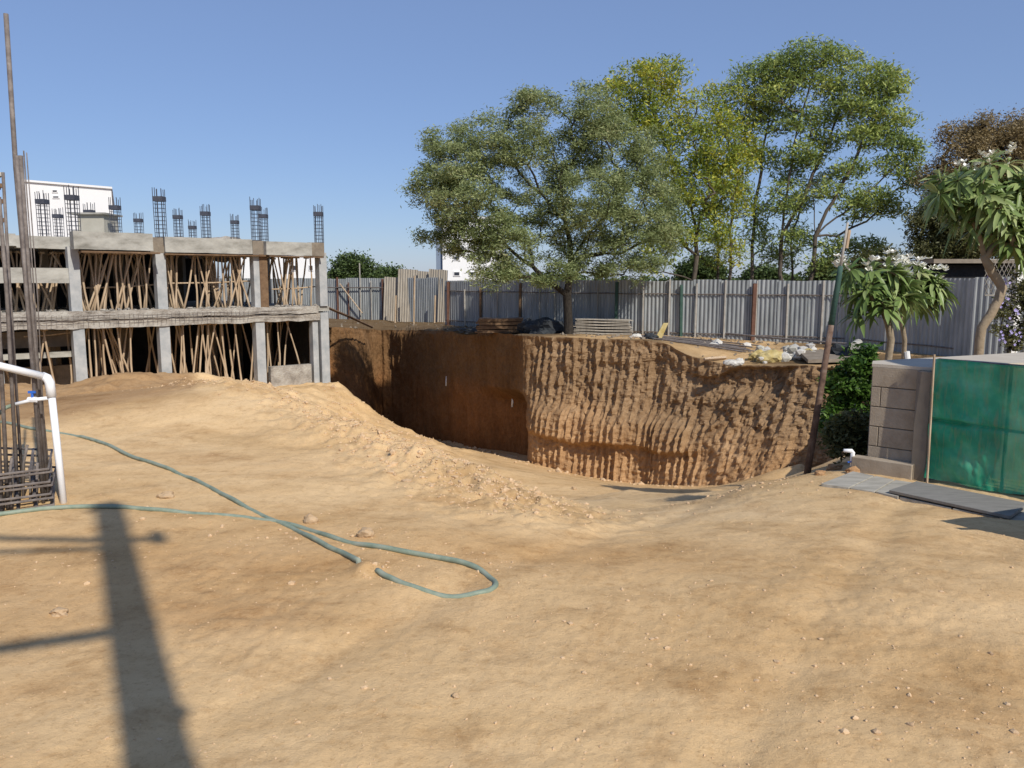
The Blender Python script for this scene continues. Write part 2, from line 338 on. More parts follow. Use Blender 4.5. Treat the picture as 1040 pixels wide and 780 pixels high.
def gh(x, y, detail=True):
    x = np.asarray(x, float); y = np.asarray(y, float)
    r = np.hypot(x, y); z = gt(np.clip(x, -60, 60), np.clip(y, -40, 60))
    f = sstep(45, 70, r); z = z*(1-f)+np.where(y > 0, -4.0*sstep(0, 20, y), 0)*f
    if detail:
        rd = dist_poly(x, y, RIDGE); k = np.exp(-(rd/.75)**2)
        z = z+k*(.02+.13*fbm(x*1.3, y*1.3, 3)+.09*np.abs(fbm(x*4.5, y*4.5, 5, 3))+.05*fbm(x*11, y*11, 7, 3))
        z = z+.022*fbm(x*.7, y*.7, 1, 4)+.012*fbm(x*4, y*4, 2, 4)
        q = sstep(.15, .5, fbm(x*.55+4, y*.55, 19, 3)); z = z+q*.014*np.abs(fbm(x*9, y*9, 12, 3))+.003*fbm(x*25, y*25, 13, 2)
        pm = sstep(10, 14, y)*sstep(40, 36, y)*sstep(-.02, -.08, x/np.maximum(y, .1)); z = z+pm*(.22*fbm(x*.55, y*.55, 140, 4)+.16*np.abs(fbm(x*1.8, y*1.8, 141, 4))-.06)
        # dirt heap over the hose
        z = z+.05*np.exp(-(((x-BUR.x)/.07)**2+((y-BUR.y)/.10)**2))
        # shallow tyre ruts
        for (ax, ay, bx, by) in ((1.2, 3.2, 3.6, 6.8), (-.4, 3.8, 2.3, 7.6)):
            L_ = math.hypot(bx-ax, by-ay); dd = ((x-ax)*(by-ay)-(y-ay)*(bx-ax))/L_+.12*fbm(y*.4, x*.1, 41, 2)
            z = z-.018*np.exp(-(dd/.13)**2)*(r < 12)
    return z
def onground(px, py, up=0.0):
    a, b, c = ray(px, py); n = math.sqrt(a*a+b*b+c*c); a, b, c = a/n, b/n, c/n
    ts = np.linspace(1.2, 45, 1800); zz = CZ+c*ts-gh(a*ts, b*ts, True)
    i = int(np.argmax(zz < 0)) if (zz < 0).any() else len(ts)-1
    t0, t1 = ts[max(i-1, 0)], ts[i]
    for _ in range(12):
        tm = (t0+t1)/2
        if CZ+c*tm-float(gh(a*tm, b*tm)) > 0: t0 = tm
        else: t1 = tm
    return Vector((a*t1, b*t1, CZ+c*t1+up))
# ground sheet: polar grid round the camera, reaches the horizon
ang = np.concatenate([np.linspace(-180, -42, 50, endpoint=False), np.linspace(-42, 42, 640, endpoint=False), np.linspace(42, 180, 50)])
rad = np.concatenate([[.05, .4, .8], np.geomspace(1.3, 46, 620), np.geomspace(50, 2500, 22)])
A_, R_ = np.meshgrid(np.radians(ang), rad)
X_ = R_*np.sin(A_); Y_ = R_*np.cos(A_); Z_ = gh(X_, Y_)
nr, na = X_.shape
idx = np.arange(nr*na).reshape(nr, na)
Fc = np.stack([idx[:-1, :-1], idx[1:, :-1], idx[1:, 1:], idx[:-1, 1:]], -1).reshape(-1, 4)
V = np.stack([X_, Y_, Z_], -1).reshape(-1, 3)
x, y = V[:, 0], V[:, 1]
tint = np.ones((len(V), 3))
def blend(mask, col):
    global tint
    tint = tint*(1-mask[:, None])+np.array(col)*tint*mask[:, None]
def blob(px, py, rx, ry, z=0, n=.5, s=31):
    p = G(px, py, z); m = np.exp(-(((x-p.x)/rx)**2+((y-p.y)/ry)**2)); return np.clip(m*(1+n*1.6*fbm(x*1.4, y*1.9, s, 5)), 0, 1)
# packed greyish track running to the ramp, reddish damp soil left, dark spoil mound
pt = [onground(px, py) for px, py in ((860, 505), (760, 510), (700, 515), (640, 505))]
gm = sstep(-.9, .2, 1.9-dist_poly(x, y, pt)+.7*fbm(x*1.1, y*1.1, 9))*sstep(5.2, 6.6, y)*sstep(1.0, 0, np.abs(y-9.0)/9)
blend(gm*.8, (.86, .90, .96))
blend(blob(100, 590, 1.5, .9)*.75, (.84, .77, .70)); blend(blob(330, 560, 1.0, .8)*.6, (.86, .80, .72)); blend(blob(260, 625, .7, .22)*.8, (.80, .74, .68))
blend(blob(240, 470, 1.1, .4)*.5, (.85, .8, .75)); blend(blob(640, 545, 1.0, .30)*.5, (.84, .76, .66)); blend(blob(560, 555, .7, .35)*.5, (.90, .79, .66))
blend(blob(860, 560, 1.2, .5)*.5, (.86, .82, .76)); blend(blob(800, 640, 1.3, .3)*.6, (.80, .75, .68)); blend(blob(960, 690, .8, .35)*.6, (.80, .75, .68)); blend(blob(900, 600, 1.2, .25)*.5, (.82, .77, .7))
blend(blob(1000, 553, .30, .13, n=.2)*.7, (.76, .70, .62)); blend(blob(720, 690, .55, .12)*.6, (.8, .75, .68))
mound = sstep(9.7, 10.7, y+.9*fbm(x*.8, y*.8, 95)+.9*(x/np.maximum(y, .1)+.42)*-10)*sstep(-.385, -.41, x/np.maximum(y, .1)+.02*fbm(x, y, 96))*sstep(26, 24, y); blend(np.clip(mound, 0, 1), (.60, .54, .50))
pitm = sstep(11, 22, y)*sstep(-7, -5, x); blend(np.clip(pitm, 0, 1)*.9, (.93, .90, .86))
st = np.clip(sstep(.15, .75, fbm(x*.45+y*.35, y*2.4-x*.6, 77, 4)), 0, 1)*sstep(9, 6, y); blend(st*.7, (.82, .76, .70))
st2 = np.clip(sstep(.1, .6, fbm(x*1.5+y*.6, y*3.4-x*.9, 78, 4)), 0, 1)*sstep(10, 7, y); blend(st2*.35, (.84, .78, .70))
ground = np_mesh('ground', V, Fc, EARTH, smooth=True, attr={'tint': tint}); tag(ground, kind='structure')

# ------------------------------------------------------------------ cliff and plateau
n = len(rim); T = np.gradient(rim[:, :2], axis=0); T /= np.hypot(T[:, 0], T[:, 1])[:, None]+1e-9
k = np.ones(9)/9; T = np.stack([np.convolve(np.pad(T[:, i], 4, 'edge'), k, 'valid') for i in (0, 1)], 1); T /= np.hypot(T[:, 0], T[:, 1])[:, None]
Nn = np.stack([T[:, 1], -T[:, 0]], 1)
S = np.r_[0, np.cumsum(np.hypot(*np.diff(rim[:, :2], axis=0).T))]
# jagged rim
sel = (np.abs(rim[:, 0]) < 16)
jag = (.16*fbm(S*1.1, S*0, 21, 4)+.05*fbm(S*6, S*0, 22, 2))*sel
rim[:, 0] += Nn[:, 0]*jag; rim[:, 1] += Nn[:, 1]*jag
rimzz = rim[:, 2]+(.05*fbm(S*1.7, S*0+3, 23, 4))*sel
base = rim[:, :2]+Nn*rim[:, 3:4]
zb = gh(base[:, 0], base[:, 1], False)-.35; zb = np.minimum(zb, rimzz-.1)
NV = 120
v = np.linspace(0, 1, NV)[:, None]
i_c = int(np.argmin(np.hypot(rim[:, 0]-W(531, 340, 26.7).x, rim[:, 1]-26.7)))
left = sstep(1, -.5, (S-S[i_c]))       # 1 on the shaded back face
H = (rimzz-zb)[None, :]
hh = v*H
prof = (1-v)**1.25
off = rim[:, 3][None, :]*prof
SS = np.broadcast_to(S[None, :], (NV, n)); px_ = SS+.06*fbm(SS*.9, hh*.25, 51, 3)+.025*fbm(SS*2.5, hh*1.6, 50, 3)
tier = .5+.08*fbm(SS*.5, SS*0, 54, 2)
up_ = sstep(-.03, .05, v-tier)
g1 = 1-np.abs(np.sin(px_*math.pi/.25+.5*fbm(SS*.6, hh*.25, 52, 2)))          # sharp ridges between tooth marks
g2 = 1-np.abs(np.sin(px_*math.pi/.29+2.1+1.3*fbm(SS*.7, hh*.3, 53, 2)))
amp_l = .12*(.5+.9*vn(SS*.7, hh*.3, 55)); amp_u = .11*(.3+1.1*vn(SS*.9, hh*.9, 56))
amp_l = amp_l*(.5+.5*sstep(-.02, .2, v))
gr = (g1**1.6)*amp_l*(1-up_)+(g2**1.3)*amp_u*up_-.14*up_+.05
cl = .10*fbm(SS*1.1, hh*.8, 57, 5)+.09*np.abs(fbm(SS*3.4, hh*3.0, 58, 4))*up_+.07*fbm(SS*6.5, hh*6, 59, 3)*(.5+.5*up_)
right = sstep(690, 760, 520+800*rim[:, 0]/np.maximum(rim[:, 1], 1))[None, :]
dig = -sstep(.45, .62, vn(SS*1.1, hh*1.6, 60))*.28*sstep(.7, .85, v)*sstep(1, .96, v)*(.3+.7*right)   # holes below the lip
rib = .007*np.sin(hh*2*math.pi/.17+3*vn(SS*2, hh*.5, 61))*(1-up_)
wv = .30+.05*fbm(SS*.5, SS*0+1, 66, 3)
lump_ = .26*sstep(-.025, .03, v-wv)*sstep(.66, .42, v)*(1-right)*(.6+.8*vn(SS*.5, SS*0, 67))
fine = .05*fbm(SS*11, hh*10, 68, 3)
def cells(fx, fy, s):
    jx = SS*fx+.8*fbm(SS*fx*.7, hh*fy*.7, s+1, 3); jy = hh*fy+.8*fbm(SS*fx*.7, hh*fy*.7, s+2, 3)
    return _h(np.floor(jx), np.floor(jy), s)-.5
chunk_ = (.06*cells(2.6, 1.4, 201)+.045*cells(6, 3.0, 204)+.035*cells(11, 7, 207))*(.35+.65*up_+.3*(1-up_)*right)
disp = chunk_+lump_+fine+gr*(1-.65*right)+cl*(1+.6*right)+dig+rib
disp = disp*(1-left[None, :])+left[None, :]*(.22*fbm(SS*.55, hh*.5, 62, 5)+.08*g1*vn(SS, hh, 63)+.05*fbm(SS*6, hh*3, 64, 3)+.5*chunk_)
# alcove scooped out of the shaded face beside the corner
ai = np.exp(-(((SS-(S[i_c]-2.6))/2.6)**4))*sstep(.60, .46, v); disp = disp-ai*.9
fade = sstep(1.0, .97, v)*(np.abs(rim[:, 0])[None, :] < 17)
disp = disp*fade
off = off+disp
CXY = rim[None, :, :2]+Nn[None]*off[..., None]
CZ_ = zb[None]+hh
V = np.concatenate([CXY, CZ_[..., None]], -1).reshape(-1, 3)
idx = np.arange(NV*n).reshape(NV, n)
Fc = np.stack([idx[:-1, :-1], idx[:-1, 1:], idx[1:, 1:], idx[1:, :-1]], -1).reshape(-1, 4)
vv = np.broadcast_to(v, (NV, n)).ravel()[:, None]; ss = SS.ravel(); hh_ = hh.ravel()
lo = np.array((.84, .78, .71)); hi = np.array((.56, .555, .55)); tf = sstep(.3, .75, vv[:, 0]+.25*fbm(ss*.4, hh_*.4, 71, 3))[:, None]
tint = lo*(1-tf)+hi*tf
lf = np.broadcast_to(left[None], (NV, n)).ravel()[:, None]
tl = np.array((.50, .35, .24))*(1-tf)+np.array((.35, .30, .25))*tf  # back face tinted darker, putting its shade into the earth colour
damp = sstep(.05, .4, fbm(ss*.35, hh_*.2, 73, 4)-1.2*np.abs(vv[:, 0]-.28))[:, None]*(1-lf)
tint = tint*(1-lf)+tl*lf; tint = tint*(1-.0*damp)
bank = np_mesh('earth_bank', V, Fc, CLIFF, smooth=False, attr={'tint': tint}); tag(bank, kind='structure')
# plateau: rays outwards from the rim
rr = np.hypot(rim[:, 0], rim[:, 1]); dirs = rim[:, :2]/rr[:, None]
steps = np.concatenate([[0, .03, .08, .15], np.linspace(.25, 9, 60), np.geomspace(9.6, 40, 22), np.geomspace(60, 2500, 12)])
PX = rim[None, :, 0]+dirs[None, :, 0]*steps[:, None]; PY = rim[None, :, 1]+dirs[None, :, 1]*steps[:, None]
f = sstep(0, 1.0, steps)[:, None]
PZ = platz(PX, PY)+.05*fbm(PX*.8, PY*.8, 81, 4)+.02*fbm(PX*5, PY*5, 82, 3)
PZ = rimzz[None]*(1-f)+PZ*f
PZ[0] = rimzz
V = np.stack([PX, PY, PZ], -1).reshape(-1, 3); m_ = len(steps)
idx = np.arange(m_*n).reshape(m_, n)
Fc = np.stack([idx[:-1, :-1], idx[1:, :-1], idx[1:, 1:], idx[:-1, 1:]][::-1], -1).reshape(-1, 4)
t_ = sstep(-.3, .5, fbm(V[:, 0]*.5, V[:, 1]*.5, 83, 4)+.4*sstep(26, 32, V[:, 1]))[:, None]  # blotches, darker toward the fence foot: debris and painted-in shadow
t_ = np.maximum(t_, sstep(3.2, 1.2, V[:, 0:1]+.8*fbm(V[:, 0:1]*.6, V[:, 1:2]*.6, 88, 3))*sstep(26, 27, V[:, 1:2]+.5*fbm(V[:, 0:1]*2, V[:, 1:2], 89, 2)))  # left part darkened: tree shade painted in along with dark debris
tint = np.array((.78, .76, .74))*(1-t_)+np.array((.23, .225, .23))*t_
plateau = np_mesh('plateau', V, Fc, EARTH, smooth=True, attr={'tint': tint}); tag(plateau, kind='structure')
def onplat(px, d, up=0.0):
    p = W(px, 340, d); return Vector((p.x, p.y, float(platz(p.x, p.y))+up))
# ------------------------------------------------------------------ clods, stones
def ico(sub=1):
    import bmesh
    bm = bmesh.new(); bmesh.ops.create_icosphere(bm, subdivisions=sub, radius=1.0)
    v = np.array([tuple(q.co) for q in bm.verts]); f = np.array([[l.index for l in q.verts] for q in bm.faces]); bm.free(); return v, f
IV, IF = ico(1); IV2, IF2 = ico(3)
def clods(name, pts, sizes, mt):
    VV = []; FF = []
    for i, (p, s) in enumerate(zip(pts, sizes)):
        v = IV*(1+RNG.uniform(-.28, .28, (len(IV), 1)))*RNG.uniform(.6, 1.25, 3)*np.array((1, 1, .75))
        a = RNG.uniform(0, 6.28); c, s_ = math.cos(a), math.sin(a)
        v = v@np.array(((c, -s_, 0), (s_, c, 0), (0, 0, 1)))
        VV.append(v*s+np.array(p)); FF.append(IF+i*len(IV))
    return np_mesh(name, np.concatenate(VV), np.concatenate(FF), mt, k=3)
P_ = []; S_ = []
for i in range(6500):
    j = random.randrange(len(RIDGE)-1); a, b = RIDGE[j], RIDGE[j+1]; t = random.random()
    x0 = a.x+(b.x-a.x)*t+random.gauss(0, .34); y0 = a.y+(b.y-a.y)*t+random.gauss(-.05, .34)
    P_.append((x0, y0)); S_.append(min(.045, .003+random.expovariate(1/.0058)))
for i in range(5000):
    q = random.random(); d = 2.4+9*q**1.3; a = random.uniform(-.62, .62)
    P_.append((d*math.tan(a), d)); S_.append(min(.014, .0012+random.expovariate(1/.0018)))
for cx, cy, nn, sp, sz in ((455, 570, 90, .25, .008), (330, 548, 120, .28, .008), (390, 585, 60, .16, .008), (640, 640, 70, .35, .006), (860, 700, 130, .45, .007), (930, 720, 70, .4, .008), (880, 585, 90, .3, .005), (200, 540, 90, .5, .009), (700, 600, 60, .5, .006), (560, 505, 120, .4, .011), (800, 500, 110, .5, .009), (760, 493, 160, .35, .012), (600, 520, 80, .5, .009), (80, 575, 60, .35, .008)):
    p = onground(cx, cy)
    for i in range(nn): P_.append((p.x+random.gauss(0, sp), p.y+random.gauss(0, sp*.6))); S_.append(min(.022, .0015+random.expovariate(1/sz*2.2)))
for i in range(1800):
    q = W(random.uniform(330, 440), 420, 1); dd_ = random.uniform(10.5, 35); P_.append((q.x*dd_, dd_)); S_.append(min(.16, .015+random.expovariate(1/.022)))
for i in range(700):  # talus at the foot of the cut
    j = random.randrange(len(rim)); 
    if 20 > rim[j, 0] > -7 and rim[j, 1] > 12: 
        o_ = rim[j, 3]+abs(random.gauss(0, .5)); P_.append((rim[j, 0]+Nn[j, 0]*o_, rim[j, 1]+Nn[j, 1]*o_)); S_.append(min(.13, .02+random.expovariate(1/.03)))
P_ = np.array(P_); zz = gh(P_[:, 0], P_[:, 1])
P3 = np.c_[P_, zz+np.array(S_)*.02]
tag(clods('earth_clods', P3, S_, M['clod']), 'loose tan clods and pebbles scattered over the dirt and the spoil ridge', 'clods', kind='stuff')
P2 = []; S2 = []
for i in range(2200):
    px_r = random.uniform(335, 845); dd_ = random.uniform(22, 34) if px_r > 600 else random.uniform(30, 45); q = W(px_r, 340, 1); X2, Y2 = q.x*dd_, dd_
    if random.random() < .45:
        e_ = FENCE[random.randrange(3)]; X2, Y2 = e_.x+random.gauss(2, 2.5), e_.y-random.uniform(.4, 3.5)
    j_ = int(np.argmin(np.abs(np.arctan2(rim[:, 0], rim[:, 1])-math.atan2(X2, Y2))))
    if math.hypot(X2, Y2) < math.hypot(rim[j_, 0], rim[j_, 1])+.3: continue
    P2.append((X2, Y2)); S2.append(min(.10, .012+random.expovariate(1/.018)))
P2 = np.array(P2); tag(clods('plateau_litter', np.c_[P2, platz(P2[:, 0], P2[:, 1])+np.array(S2)*.3], S2, M['concrete_dark']), 'dark gravel and litter strewn over the plateau in front of the metal fence', 'litter', kind='stuff')
def rock(name, p, size, mt, label, cat='stone', group=None, seed=0, flat=.7):
    v = IV2.copy(); nz = np.array([fbm(q[0]*1.3+seed, q[1]*1.3+q[2]*2, seed, 3) for q in v]); v = v*(1+.5*nz[:, None])*np.array(size)*np.array((1, 1, flat+.25))
    o = np_mesh(name, v, IF2, mt, smooth=False, k=3); o.location = p; return tag(o, label, cat, group)
for px, py, s, mt, lb in ((583, 497, (.055, .045, .05), 'rock', 'pale stone lying alone on the grey track near the pit'),
    (372, 545, (.05, .04, .045), 'rock', 'tan stone resting against the upper run of the hose loop'),
    (60, 624, (.045, .03, .03), 'rock', 'flat tan stone left of the pole shadow'),
    (168, 505, (.055, .04, .035), 'rock', 'broken tan clod lying just beyond the long hose run near the white pipe'),
    (315, 530, (.045, .035, .04), 'rock', 'rounded stone where the two hose runs cross'),
    (463, 708, (.014, .012, .012), 'rock', 'tiny pebble low in the middle foreground'),
    (848, 477, (.08, .055, .05), 'red_rock', 'orange stone at the foot of the leaning pole'),
    (866, 481, (.07, .05, .05), 'red_rock', 'orange brown stone below the white standpipe'),
    (833, 482, (.05, .04, .035), 'red_rock', 'smaller reddish stone just right of the leaning pole foot'),
    (438, 441, (.06, .05, .05), 'rock', 'largest clod on the crest of the spoil ridge')):
    rock('stone', onground(px, py, s[2]*.3), s, M[mt], lb, seed=int(px))
# ------------------------------------------------------------------ unfinished concrete building
PR = W(333, 300, 33.0); UX, UY = -.766, -.643; VX, VY = -.643, .766
def B(u, v, z): return Vector((PR.x+u*UX+v*VX, PR.y+u*UY+v*VY, z))
def fu(px, v=0.0):
    k_ = (px-CX)/806.0; bx, by = PR.x+v*VX, PR.y+v*VY
    return (k_*by-bx)/(UX-k_*UY)
bld = empty('unfinished_building', B(0, 0, 0)*1.0); BO = Vector(bld.location)
tag(bld, 'unfinished grey concrete frame building of two storeys with bare rebar on its roof', 'building')
class BB(MB):
    def bx(s, u0, u1, v0, v1, z0, z1, jit=0):
        q = [B(u, v, z)-BO for z in (z0, z1) for u, v in ((u0, v0), (u1, v0), (u1, v1), (u0, v1))]
        if jit: q = [p+Vector([random.uniform(-jit, jit) for _ in range(3)]) for p in q]
        return s.hexa(q)
DEP = 13.0; ZM0, ZM1, ZR0, ZR1 = -.02, .56, 2.62, 3.12; ZG = -2.9
UL = fu(-160)
BB().bx(-.05, UL, .35, DEP, ZR0+.12, ZR1-.1).build('roof_slab', M['concrete'], bld)
BB().bx(-.1, UL, .12, DEP, ZM1-.22, ZM1-.02).build('floor_slab', M['concrete'], bld)
def rough_beam(name, u0, u1, v0, v1, z0, z1, mt, amp=.03, parent=None):
    nu = max(3, int(abs(u1-u0)/.12)); VV = []; 
    ring = [(v0, z0), (v0, z0+(z1-z0)*.35), (v0, z0+(z1-z0)*.65), (v0, z1), (v1, z1), (v1, z0)]
    for i in range(nu+1):
        u = u0+(u1-u0)*i/nu
        for j, (vv_, zz_) in enumerate(ring):
            a = amp*float(fbm(u*2.2+j*3.1, j*1.7, 90, 3)) if j < 4 else 0
            VV.append(B(u, vv_-abs(a)*1.2, zz_+a*.8)-BO)
    m = MB(); K = len(ring); fs = []
    for i in range(nu):
        for j in range(K): fs.append((i*K+j, (i+1)*K+j, (i+1)*K+(j+1) % K, i*K+(j+1) % K))
    fs += [tuple(range(K)), tuple(nu*K+j for j in range(K))[::-1]]
    return m.add(VV, fs).build(name, M[mt], parent or bld)
# floor edge: two stacked rough courses with exposed ties
rough_beam('edge_beam', fu(322), UL, -.06, .3, ZM0+.30, ZM1, 'concrete_rough', .05)
rough_beam('edge_beam', fu(324), UL, .0, .3, ZM0, ZM0+.27, 'concrete_rough', .06)
mb = MB()
for zz_ in (ZM0+.24, ZM0+.33, ZM0+.42): mb.tube([B(u, -.12+.02*math.sin(u*3), zz_+.015*math.sin(u*2+zz_*9))-BO for u in np.linspace(fu(300), UL, 60)], .008, 4)
for u in np.arange(fu(250), fu(10), .16): mb.tube([B(u+random.uniform(-.03, .03), -.115, ZM0+.1)-BO, B(u+random.uniform(-.03, .03), -.12, ZM0+.46)-BO], .006, 4)
mb.build('beam_rebar', M['rust'], bld)
# roof edge beams, stepping in and out
for p0, p1, v0, z0, z1 in ((78, 158, -.75, ZR0+.02, ZR1+.10), (20, 78, .35, ZR0+.05, ZR1-.05), (-150, 20, .35, ZR0+.1, ZR1)):
    rough_beam('roof_edge_beam', fu(p1, v0), fu(p0, v0), v0, v0+.55, z0, z1, 'concrete', .022)
for p0, p1, v0, z0, z1 in ((170, 258, -.12, ZR0, ZR1+.05), (272, 318, -.25, ZR0-.02, ZR1)):
    rough_beam('roof_edge_beam', fu(p1, v0), fu(p0, v0), v0, v0+.45, z0, z1, 'concrete', .022)
rough_beam('roof_edge_beam', fu(316, -.1)+.0, fu(331, -.1), -.05, .5, ZR0-.02, ZR1+.02, 'concrete_dark', .01)
rough_beam('roof_edge_beam', fu(258)-.02, fu(272)+.02, .02, .45, ZR0-.02, ZR1+.02, 'concrete_dark', .01)
rough_beam('roof_edge_beam', fu(172), fu(155), .02, .45, ZR0-.02, ZR1+.02, 'concrete_dark', .01)
# shuttering boards under the roof edge
for p0, p1, v0 in ((80, 158, -.7), (168, 270, -.1), (272, 326, -.2)):
    BB().bx(fu(p1), fu(p0), v0-.08, v0+.5, ZR0-.09, ZR0-.04, .01).build('shutter_board', M['timber_dark'], bld)
# lower-left landing beams and plinth walls
rough_beam('landing_beam', fu(73), UL, .1, .5, 1.52, 2.02, 'concrete', .01)
rough_beam('plinth_wall', fu(78, 1.5), UL, 1.5, 1.75, -.72, -.16, 'concrete_dark', .01)
rough_beam('plinth_wall', fu(78, .9), UL, .9, 1.3, -1.05, -.86, 'concrete', .01)
rough_beam('plinth_wall', fu(70, 2.6), UL, 2.6, 2.85, -2.2, -1.5, 'concrete_dark', .02)
rough_beam('low_wall', fu(313), fu(271), -.05, .2, -2.7, -1.82, 'concrete_rough', .015)
# columns, front row and grid behind
front = [(77, .0), (165, .0), (263, .0), (329, .0), (-10, .0), (-90, 0)]
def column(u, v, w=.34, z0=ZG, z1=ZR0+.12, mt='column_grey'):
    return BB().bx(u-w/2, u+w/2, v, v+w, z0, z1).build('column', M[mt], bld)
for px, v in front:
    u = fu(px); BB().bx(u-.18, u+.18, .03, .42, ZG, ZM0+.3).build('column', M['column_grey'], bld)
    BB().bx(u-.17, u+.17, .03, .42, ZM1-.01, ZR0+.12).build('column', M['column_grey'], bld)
BB().bx(fu(320)-.12, fu(320)+.12, .1, .42, ZG, ZM0+.3).build('column', M['column_grey'], bld)
BB().bx(fu(267)+.1, fu(272)-.02, .0, .05, ZM1, ZR0).build('shutter_board', M['timber_dark'], bld)
cages = [(42, 193, 29.6), (58, 210, 36.3), (72, 188, 27.4), (90, 205, 33.6), (116, 200, 32.2), (140, 215, 38.8), (161, 190, 29.0), (180, 211, 36.7), (195, 223, 43.5), (208, 207, 34.9), (238, 217, 40), (259, 200, 31.5), (267, 210, 36.3), (323, 207, 33.3)]
for i, (px, py, d) in enumerate(cages):
    p = W(px, py, d)
    top = p.z; m = MB(); w = .15
    offs = [(-w, -w), (0, -w), (w, -w), (w, 0), (w, w), (0, w), (-w, w), (-w, 0)]
    zb_ = ZR1-.25
    for a, b in offs:
        h_ = top-random.uniform(0, .12); m.tube([Vector((p.x+a, p.y+b, zb_))-BO, Vector((p.x+a*1.02+random.uniform(-.015, .015), p.y+b*1.02, h_))-BO], .013, 5)
    z = ZR1+.05
    while z < top-.5:
        m.tube([Vector((p.x+a, p.y+b, z))-BO for a, b in ((-w, -w), (w, -w), (w, w), (-w, w), (-w, -w))], .007, 4); z += .145
    c = m.build('rebar_cage', M['rebar_dark'], bld)
    t = MB(); t.box(Vector((p.x, p.y, top-.42))-BO, (w*2.3, w*2.3, .17)); t.build('tie_band', M['rebar_dark'], c)
    # the column that carries it
    if i not in (2, 6, 11, 13):
        m = MB(); 
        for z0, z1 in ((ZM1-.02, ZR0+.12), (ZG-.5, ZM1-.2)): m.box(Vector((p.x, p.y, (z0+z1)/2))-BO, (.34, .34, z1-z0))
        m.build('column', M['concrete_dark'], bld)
# deep walls that close the storeys off, black to paint in the interior shade
BB().bx(fu(262, 6), UL, DEP-.3, DEP, ZG-1, ZR0+.12).build('back_shade_wall', M['black'], bld)
BB().bx(2.0, UL, 7.0, 7.2, ZG-1, ZM1-.2).build('inner_shade_wall', M['black'], bld)
BB().bx(5.0, UL, 6.4, 6.55, ZM1-.02, ZR0+.1).build('upper_shade_wall', M['black'], bld)
BB().bx(-.05, .12, .6, DEP, ZG-1, ZM1-.2).build('side_shade_wall', M['black'], bld)
# roof details: stair head room, timber stack
hr = MB(); p = W(100, 225, 33); hr.box(Vector((p.x, p.y, 3.65))-BO, (1.05, 1.2, 1.2)); h = hr.build('stair_head', M['beige'], bld)
hr = MB(); hr.box(Vector((p.x-.1, p.y, 4.28))-BO, (1.5, 1.5, .07)); hr.build('stair_roof', M['concrete'], bld)
def lump(name, c, s, mt, seed=1, parent=None, off=Vector((0, 0, 0)), wr=0):
    v = IV2.copy(); nz = np.array([fbm(q[0]*1.6+seed, q[1]*1.6+q[2]*2, seed, 3) for q in v]); n2_ = np.array([fbm(q[0]*4+seed, q[1]*4+q[2]*5, seed+1, 3) for q in v]); v = v*(1+.4*nz[:, None]+(.12+.2*wr)*n2_[:, None])*np.array(s)+np.array(c-off)
    return np_mesh(name, v, IF2, mt, parent, k=3)
p = W(128, 233, 31); o = lump('sand_heap', Vector((p.x, p.y, 3.1)), (.7, .5, .3), M['concrete_rough'], 5); tag(o, 'tan sand heap on the roof slab between two rebar cages', 'sand heap')
p = W(222, 240, 40); o = lump('debris_heap', Vector((p.x, p.y, 3.15)), (1.2, .6, .6), M['concrete_rough'], 9); tag(o, 'brown brush heap at the back of the roof slab', 'heap')
# scaffold tower at far left of roof
sc = empty('timber_scaffold', B(fu(5), 1, 3.1)); SO = Vector(sc.location); tag(sc, 'brown timber shuttering stack under a small slab at the left end of the roof', 'scaffold')
mb = MB()
for i in range(20):
    a = B(fu(random.uniform(-45, 14)), random.uniform(.6, 2.4), 3.0)-SO; b = B(fu(random.uniform(-45, 14)), random.uniform(.6, 2.4), 4.95)-SO; mb.tube([a, (a+b)/2+Vector((random.uniform(-.06, .06), 0, 0)), b], .045, 6)
mb.build('pole', M['timber'], sc)
mb = MB()
for z in (3.5, 4.1, 4.6):
    for v_ in (.5, 1.2, 2.0): mb.hexa([B(fu(px), v_+dv, z+dz)-SO for dz in (0, .13) for px, dv in ((-50, 0), (15, 0), (15, .25), (-50, .25))])
mb.build('plank', M['timber_dark'], sc)
MB().hexa([B(fu(px), dv, z)-SO for z in (4.95, 5.07) for px, dv in ((-60, .4), (14, .4), (14, 2.6), (-60, 2.6))]).build('slab', M['concrete'], sc)
# wooden props: every prop is a thing
protos = []
for k_ in range(6):
    m = MB(); pts = []; rs = []
    bend = random.uniform(-.05, .05); b2 = random.uniform(-.04, .04)
    for i in range(7):
        t = i/6; pts.append((bend*math.sin(t*3.1)+.015*math.sin(t*9+k_), b2*math.sin(t*2.5+1), t)); rs.append(.029+.012*(1-t)+.005*math.sin(i*2+k_))
    m.tube(pts, rs, 7); m.box((pts[-1][0], pts[-1][1], .985), (.24, .09, .03)); me = bpy.data.meshes.new('timber_prop'); me.from_pydata(m.v, [], m.f); me.materials.append(M['timber']); me.polygons.foreach_set('use_smooth', [True]*len(me.polygons)); protos.append(me)
bays = [(-40, 75, 'left end'), (82, 160, 'second'), (170, 258, 'third'), (270, 322, 'right end')]
def prop(u0, v0, z0, u1, v1, z1, storey, bay):
    a = B(u0, v0, z0); b = B(u1, v1, z1); d = b-a
    o = bpy.data.objects.new('timber_prop', random.choice(protos)); COL.objects.link(o); o.location = a
    o.rotation_mode = 'XYZ'; o.rotation_euler = d.to_track_quat('Z', 'Y').to_euler(); o.scale = (1, 1, d.length)
    tag(o, f'rough wooden prop leaning under the slab in the {bay} bay of the {storey} storey', 'prop', f'wooden props in the {bay} bay of the {storey} storey')
